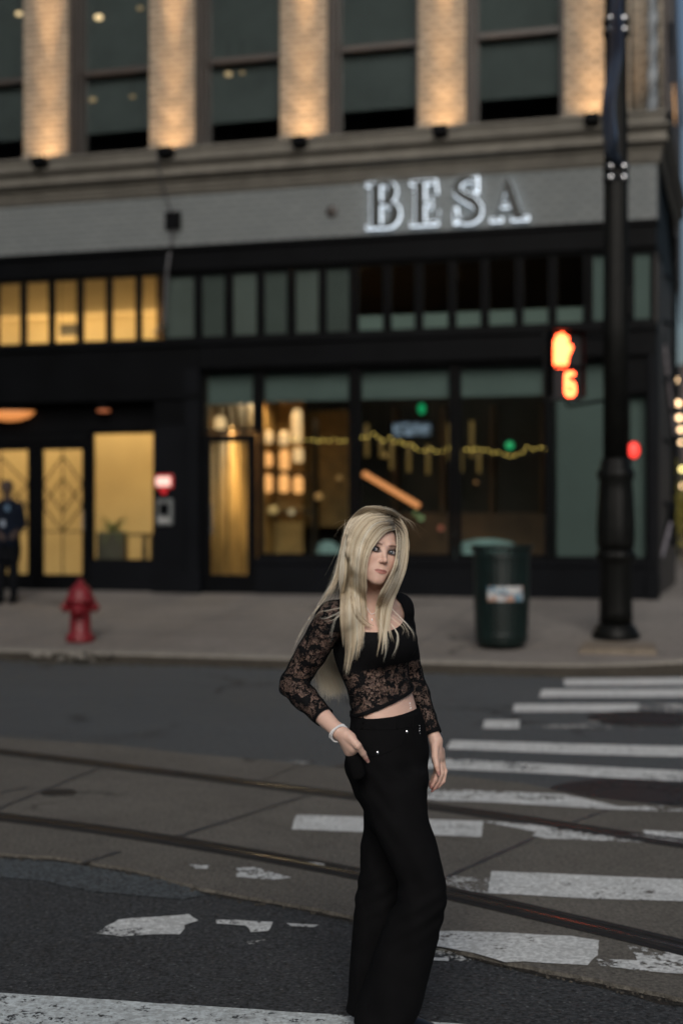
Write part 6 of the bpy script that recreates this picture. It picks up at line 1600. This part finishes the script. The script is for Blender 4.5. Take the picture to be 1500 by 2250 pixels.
    for g, n_ in (([(780,1260),(776,1330),(786,1385),(789,1420),(780,1462)],26), ([(764,1300),(762,1360),(772,1410),(768,1452)],20), ([(788,1330),(796,1375),(797,1410),(794,1440)],12),
                  ([(852,1330),(872,1350),(893,1372),(907,1394),(908,1420)],24), ([(850,1350),(868,1366),(884,1382),(878,1400)],14), ([(858,1370),(872,1392),(871,1420),(858,1452)],34), ([(862,1352),(880,1365),(893,1385),(897,1410)],10),
                  ([(748,1345),(735,1360),(728,1382),(724,1420)],12), ([(752,1340),(730,1352),(706,1358),(690,1350)],12), ([(748,1335),(722,1340),(700,1345),(684,1368)],10), ([(745,1352),(728,1362),(700,1366)],8),
                  ([(700,1330),(672,1368),(650,1410),(632,1448)],16), ([(716,1310),(684,1350),(662,1392)],12), ([(830,1360),(842,1396),(846,1430),(838,1462)],16), ([(846,1380),(850,1410),(846,1440)],12)):
        add_sheet([g, [(p[0]+2.2, p[1]+1.5) for p in g]], n_, lift=.007, thick=.005, clumps=max(3, n_//3), tip=.45, frizz=1.8, tint=.25, rad=.6)
    # flyaway hairs
    for _ in range(150):
        a = hr.random(); x0 = 770+hr.random()*120; y0_ = 1112+((x0-832)/62)**2*34
        dx, dy = (x0-832)*.25+hr.normal()*8, -hr.random()*8
        add_sheet([[(832,1122),(x0,y0_),(x0+dx,y0_+dy+14),(x0+dx*2.2,y0_+dy+50)]]*2, 1, lift=.0, thick=.02, clumps=1, frizz=2.5, rad=.5)
    for _ in range(60):
        x0 = 752-hr.random()*10; y0_ = 1200+hr.random()*90
        add_sheet([[(758,y0_-60),(x0,y0_),(x0-8-hr.random()*10,y0_+40),(x0-22-hr.random()*22,y0_+80)]]*2, 1, lift=.0, thick=.02, clumps=1, frizz=3, rad=.5)
    # the length of hair down the back, showing between arm and waist
    bk = np.array((-fwd[0], -fwd[1], 0))
    cr = fromH((0,-.03,.108)); nb = wp(822,1322,4.265)
    for _ in range(4200):
        s_ = hr.normal()*.55; s_ = max(-1.25, min(1.25, s_)); ci = round(s_*12)/12; s2 = s_*.35+ci*.65
        t_ = np.linspace(0, 1, NP)
        dirh = np.array((math.sin(s_*1.25), -math.cos(s_*1.25), 0.0))
        P0 = fromH((dirh[0]*.012, -.03+dirh[1]*.01, .112)); P1 = fromH((dirh[0]*.070, -.020+dirh[1]*.088, .060)); P2 = fromH((dirh[0]*.080, -.020+dirh[1]*.100, -.02)); P3 = fromH((dirh[0]*.070, -.025+dirh[1]*.090, -.11))
        side_ = lft*s2*.062
        P4 = nb+bk*.085+side_*1.0+np.array((0,0,-.03)); P5 = wp(800,1410,4.26)+bk*.120+side_*1.0; P6 = wp(784,1475,4.27)+bk*.112+side_*.9; P7 = wp(786,1532+hr.normal()*8,4.28)+bk*.105+side_*.8
        A_ = np.stack((P0,P1,P2,P3,P4,P5,P6,P7)); kk = np.linspace(0, 7, 8); Q = np.stack([catmull(kk, A_[:,c], t_*7) for c in range(3)], 1)
        Q = Q+hr.normal(0, .004, 3)*t_[:,None]+np.outer(np.sin(t_*5+hr.random()*6)*.0022, (1,1,0)); L_ = 1; Q = Q[0]+(Q-Q[0]) if True else Q; Q[-8:] += np.outer(np.linspace(0,1,8)**2, (hr.normal()*.010, hr.normal()*.006, hr.random()*.055*abs(math.sin(ci*23+1))))
        strands.append(Q); tints.append(np.clip(.66+.26*math.sin(ci*37)+.16*hr.normal(), 0, 1)); rootd.append((.3, 1.1+.6*hr.random()))  # paler tint: brightness put into the colour to offset the shade behind the arm
    n_s = len(strands); pos = (np.stack(strands)-OFF).astype(np.float32)
    # keep strands out of the figure: push points that fell inside the body
    flat_ = pos.reshape(-1,3).astype(float)+OFF
    hc = bpy.data.hair_curves.new('hair'); hc.add_curves([NP]*n_s)
    hc.attributes['position'].data.foreach_set('vector', pos.ravel()) if 'position' in hc.attributes else hc.points.foreach_set('position', pos.ravel())
    rr_ = np.array([r[1] for r in rootd])[:,None]*np.concatenate((np.linspace(1,1,NP-8), np.linspace(1,.25,8)))[None,:]*.00017
    ra = hc.attributes.get('radius') or hc.attributes.new('radius', 'FLOAT', 'POINT'); ra.data.foreach_set('value', rr_.astype(np.float32).ravel())
    ta = hc.attributes.new('tint', 'FLOAT', 'POINT'); ta.data.foreach_set('value', np.repeat(np.array(tints, np.float32), NP))
    slen = np.linalg.norm(np.diff(pos, axis=1), axis=2).sum(1)[:,None]
    dk = np.array([r[0] for r in rootd])[:,None]*np.clip(1-np.linspace(0,1,NP)[None,:]*(slen/(.045+.080*hr.random((n_s,1)))), 0, 1)**.7
    da = hc.attributes.new('root_dark', 'FLOAT', 'POINT'); da.data.foreach_set('value', dk.astype(np.float32).ravel())
    t = NT('blonde_hair'); hb = t.n.new('ShaderNodeBsdfHairPrincipled'); hb.parametrization = 'COLOR'
    a1 = t.n.new('ShaderNodeAttribute'); a1.attribute_name = 'tint'; a2 = t.n.new('ShaderNodeAttribute'); a2.attribute_name = 'root_dark'
    c = t.ramp(a1.outputs['Fac'], [(0.0,(.34,.235,.14)),(.30,(.70,.575,.405)),(.62,(.90,.81,.64)),(1.0,(.97,.94,.85))]); c = t.mix(a2.outputs['Fac'], c, (.055,.036,.026))
    t.l.new(c, hb.inputs['Color']); hb.inputs['Roughness'].default_value = .32; hb.inputs['Radial Roughness'].default_value = .45; hb.inputs['Random Roughness'].default_value = .2
    hb.inputs['IOR'].default_value = 1.38; df = t.n.new('ShaderNodeBsdfDiffuse'); t.l.new(c, df.inputs[0]); mxh = t.n.new('ShaderNodeMixShader'); mxh.inputs[0].default_value = .62
    t.l.new(hb.outputs[0], mxh.inputs[1]); t.l.new(df.outputs[0], mxh.inputs[2]); t.l.new(mxh.outputs[0], t.out.inputs[0]); t.n.remove(t.b)
    hc.materials.append(t.m); ho = bpy.data.objects.new('hair', hc); COL.objects.link(ho); ho.parent = woman
    # scalp under the strands, so no skin shows through the thin places
# ------------------------------------------------------------------ the man at the left edge of the photograph
if 'w' not in SKIP:
    pg = walk_pt(22, 1326); Ym = pg.y
    def mp(px, py, dy=0.0): return wp(px, py, Ym+dy)
    O2 = np.array((pg.x, pg.y, pg.z))
    TRm = [(mp(0,1096)[2], mp(18,0)[0], Ym, .07, .06, 0), (mp(0,1108)[2], mp(18,0)[0], Ym, .17, .095, 0), (mp(0,1140)[2], mp(18,0)[0], Ym, .185, .12, 0), (mp(0,1180)[2], mp(18,0)[0], Ym, .165, .12, 0), (mp(0,1210)[2], mp(18,0)[0], Ym, .175, .125, 0), (mp(0,1230)[2], mp(18,0)[0], Ym, .16, .12, 0)]
    sm1, em1, hm1 = mp(43,1112), mp(52,1152,.02), mp(36,1170,-.22)
    sm2, em2, hm2 = mp(-8,1112), mp(-17,1152,.02), mp(0,1172,-.22)
    hL1 = (mp(28,1210), mp(31,1262), mp(31,1316)); hL2 = (mp(8,1210), mp(3,1262), mp(2,1316))
    hcn = mp(16,1073)
    def man(P):
        d = loft(P, TRm); d = smin(d, cap(P, mp(17,1100), mp(17,1086), .058, .055), .03)
        d = smin(d, ell(P, hcn+np.array((0,-.005,.01)), (.075,.095,.105)), .02); d = smin(d, ell(P, hcn+np.array((0,-.05,-.06)), (.045,.045,.05)), .03)
        d = smin(d, cap(P, hcn+np.array((.0,-.095,-.0)), hcn+np.array((0,-.11,-.03)), .009, .013), .01)
        for sx in (-1,1): d = smin(d, ell(P, hcn+np.array((sx*.078,.0,-.01)), (.01,.02,.03)), .01)
        for s_, e_, h_ in ((sm1,em1,hm1),(sm2,em2,hm2)):
            d = smin(d, cap(P, s_, e_, .055, .045), .03); d = smin(d, cap(P, e_, h_, .042, .028), .02); d = smin(d, ell(P, h_+(h_-e_)*.25, (.038,.055,.03)), .02)
            for k in range(4): d = smin(d, cap(P, h_+(h_-e_)*.3+np.array((-.027+.018*k,0,0)), h_+(h_-e_)*.55+np.array((-.024+.016*k,-.01,-.03)), .0095, .008), .004)
            d = smin(d, cap(P, h_+(h_-e_)*.1+np.array((-.03,0,.01)), h_+(h_-e_)*.4+np.array((-.045,-.01,0)), .012, .009), .006)
        for L_ in (hL1, hL2): d = smin(d, cap(P, L_[0], L_[1], .075, .055), .03); d = smin(d, cap(P, L_[1], L_[2], .055, .04), .02)
        return d
    lo = O2+np.array((-.45,-.5,-.05)); hi = O2+np.array((.45,.35,1.9))
    MV, MF = surface(man, lo, hi, .011, np.arange(lo[2], hi[2], .011))
    man_e = empty('person', tuple(O2), label='man in dark uniform with a badge on his chest standing by the hotel doors', cat='person')
    bo = np_mesh('body', MV-O2, MF, simple('man_skin', (.045,.028,.022), .7), man_e)
    def cloth(f, off, keepf, name, mat, z0, z1):
        V_, F_ = surface(lambda P: f(P)-off, lo, hi, .011, np.arange(lo[2], hi[2], .011)); return np_mesh(name, V_-O2, F_, mat, man_e, keep=keepf(V_))
    zb_m = mp(0,1200)[2]; zc_m = mp(0,1097)[2]
    dh_ = lambda V_: np.minimum(np.linalg.norm(V_-(hm1+(hm1-em1)*.3), axis=1), np.linalg.norm(V_-(hm2+(hm2-em2)*.3), axis=1))
    cloth(man, .012, lambda V_: (V_[:,2] > zb_m) & (V_[:,2] < zc_m) & (dh_(V_) > .11), 'shirt', simple('navy_shirt', (.004,.0065,.013), .85, spec=.1), 0, 1)
    cloth(man, .016, lambda V_: (V_[:,2] <= zb_m+.02) & (V_[:,2] > O2[2]+.06) & (V_[:,1] > Ym-.17), 'trousers', simple('dark_trousers', (.004,.0045,.006), .9, spec=.1), 0, 1)
    bm = bmesh.new(); ball(bm, Vector(hcn-O2)+Vector((0,.018,.035)), .1, 20, 14, sc=(.86,1.0,.92))
    for v in list(bm.verts):
        if v.co.y < (hcn-O2)[1]-.055 and v.co.z < (hcn-O2)[2]+.06: v.co.y = (hcn-O2)[1]-.045
    obj('hair', bm, simple('black_hair', (.012,.009,.008), .6), man_e, True)
    q = Vector(mp(17,1116,-.13)-O2); obj('badge', boxes([(q.x-.03,q.x+.03,q.y-.012,q.y-.004,q.z-.04,q.z+.04)], .003), simple('badge_blue', (.08,.16,.26), .4), man_e)
    q = Vector(mp(7,1150,-.15)-O2); obj('id_card', boxes([(q.x-.028,q.x+.028,q.y-.012,q.y-.004,q.z-.045,q.z+.045)], .003), simple('card_pale', (.22,.26,.32), .4), man_e)
    for L_ in (hL1, hL2):
        p = Vector(L_[2]-O2); bm = bmesh.new(); box(bm, p.x-.05,p.x+.05,p.y-.18,p.y+.09,.003,.10,.03); obj('shoe', bm, M['black'], man_e)
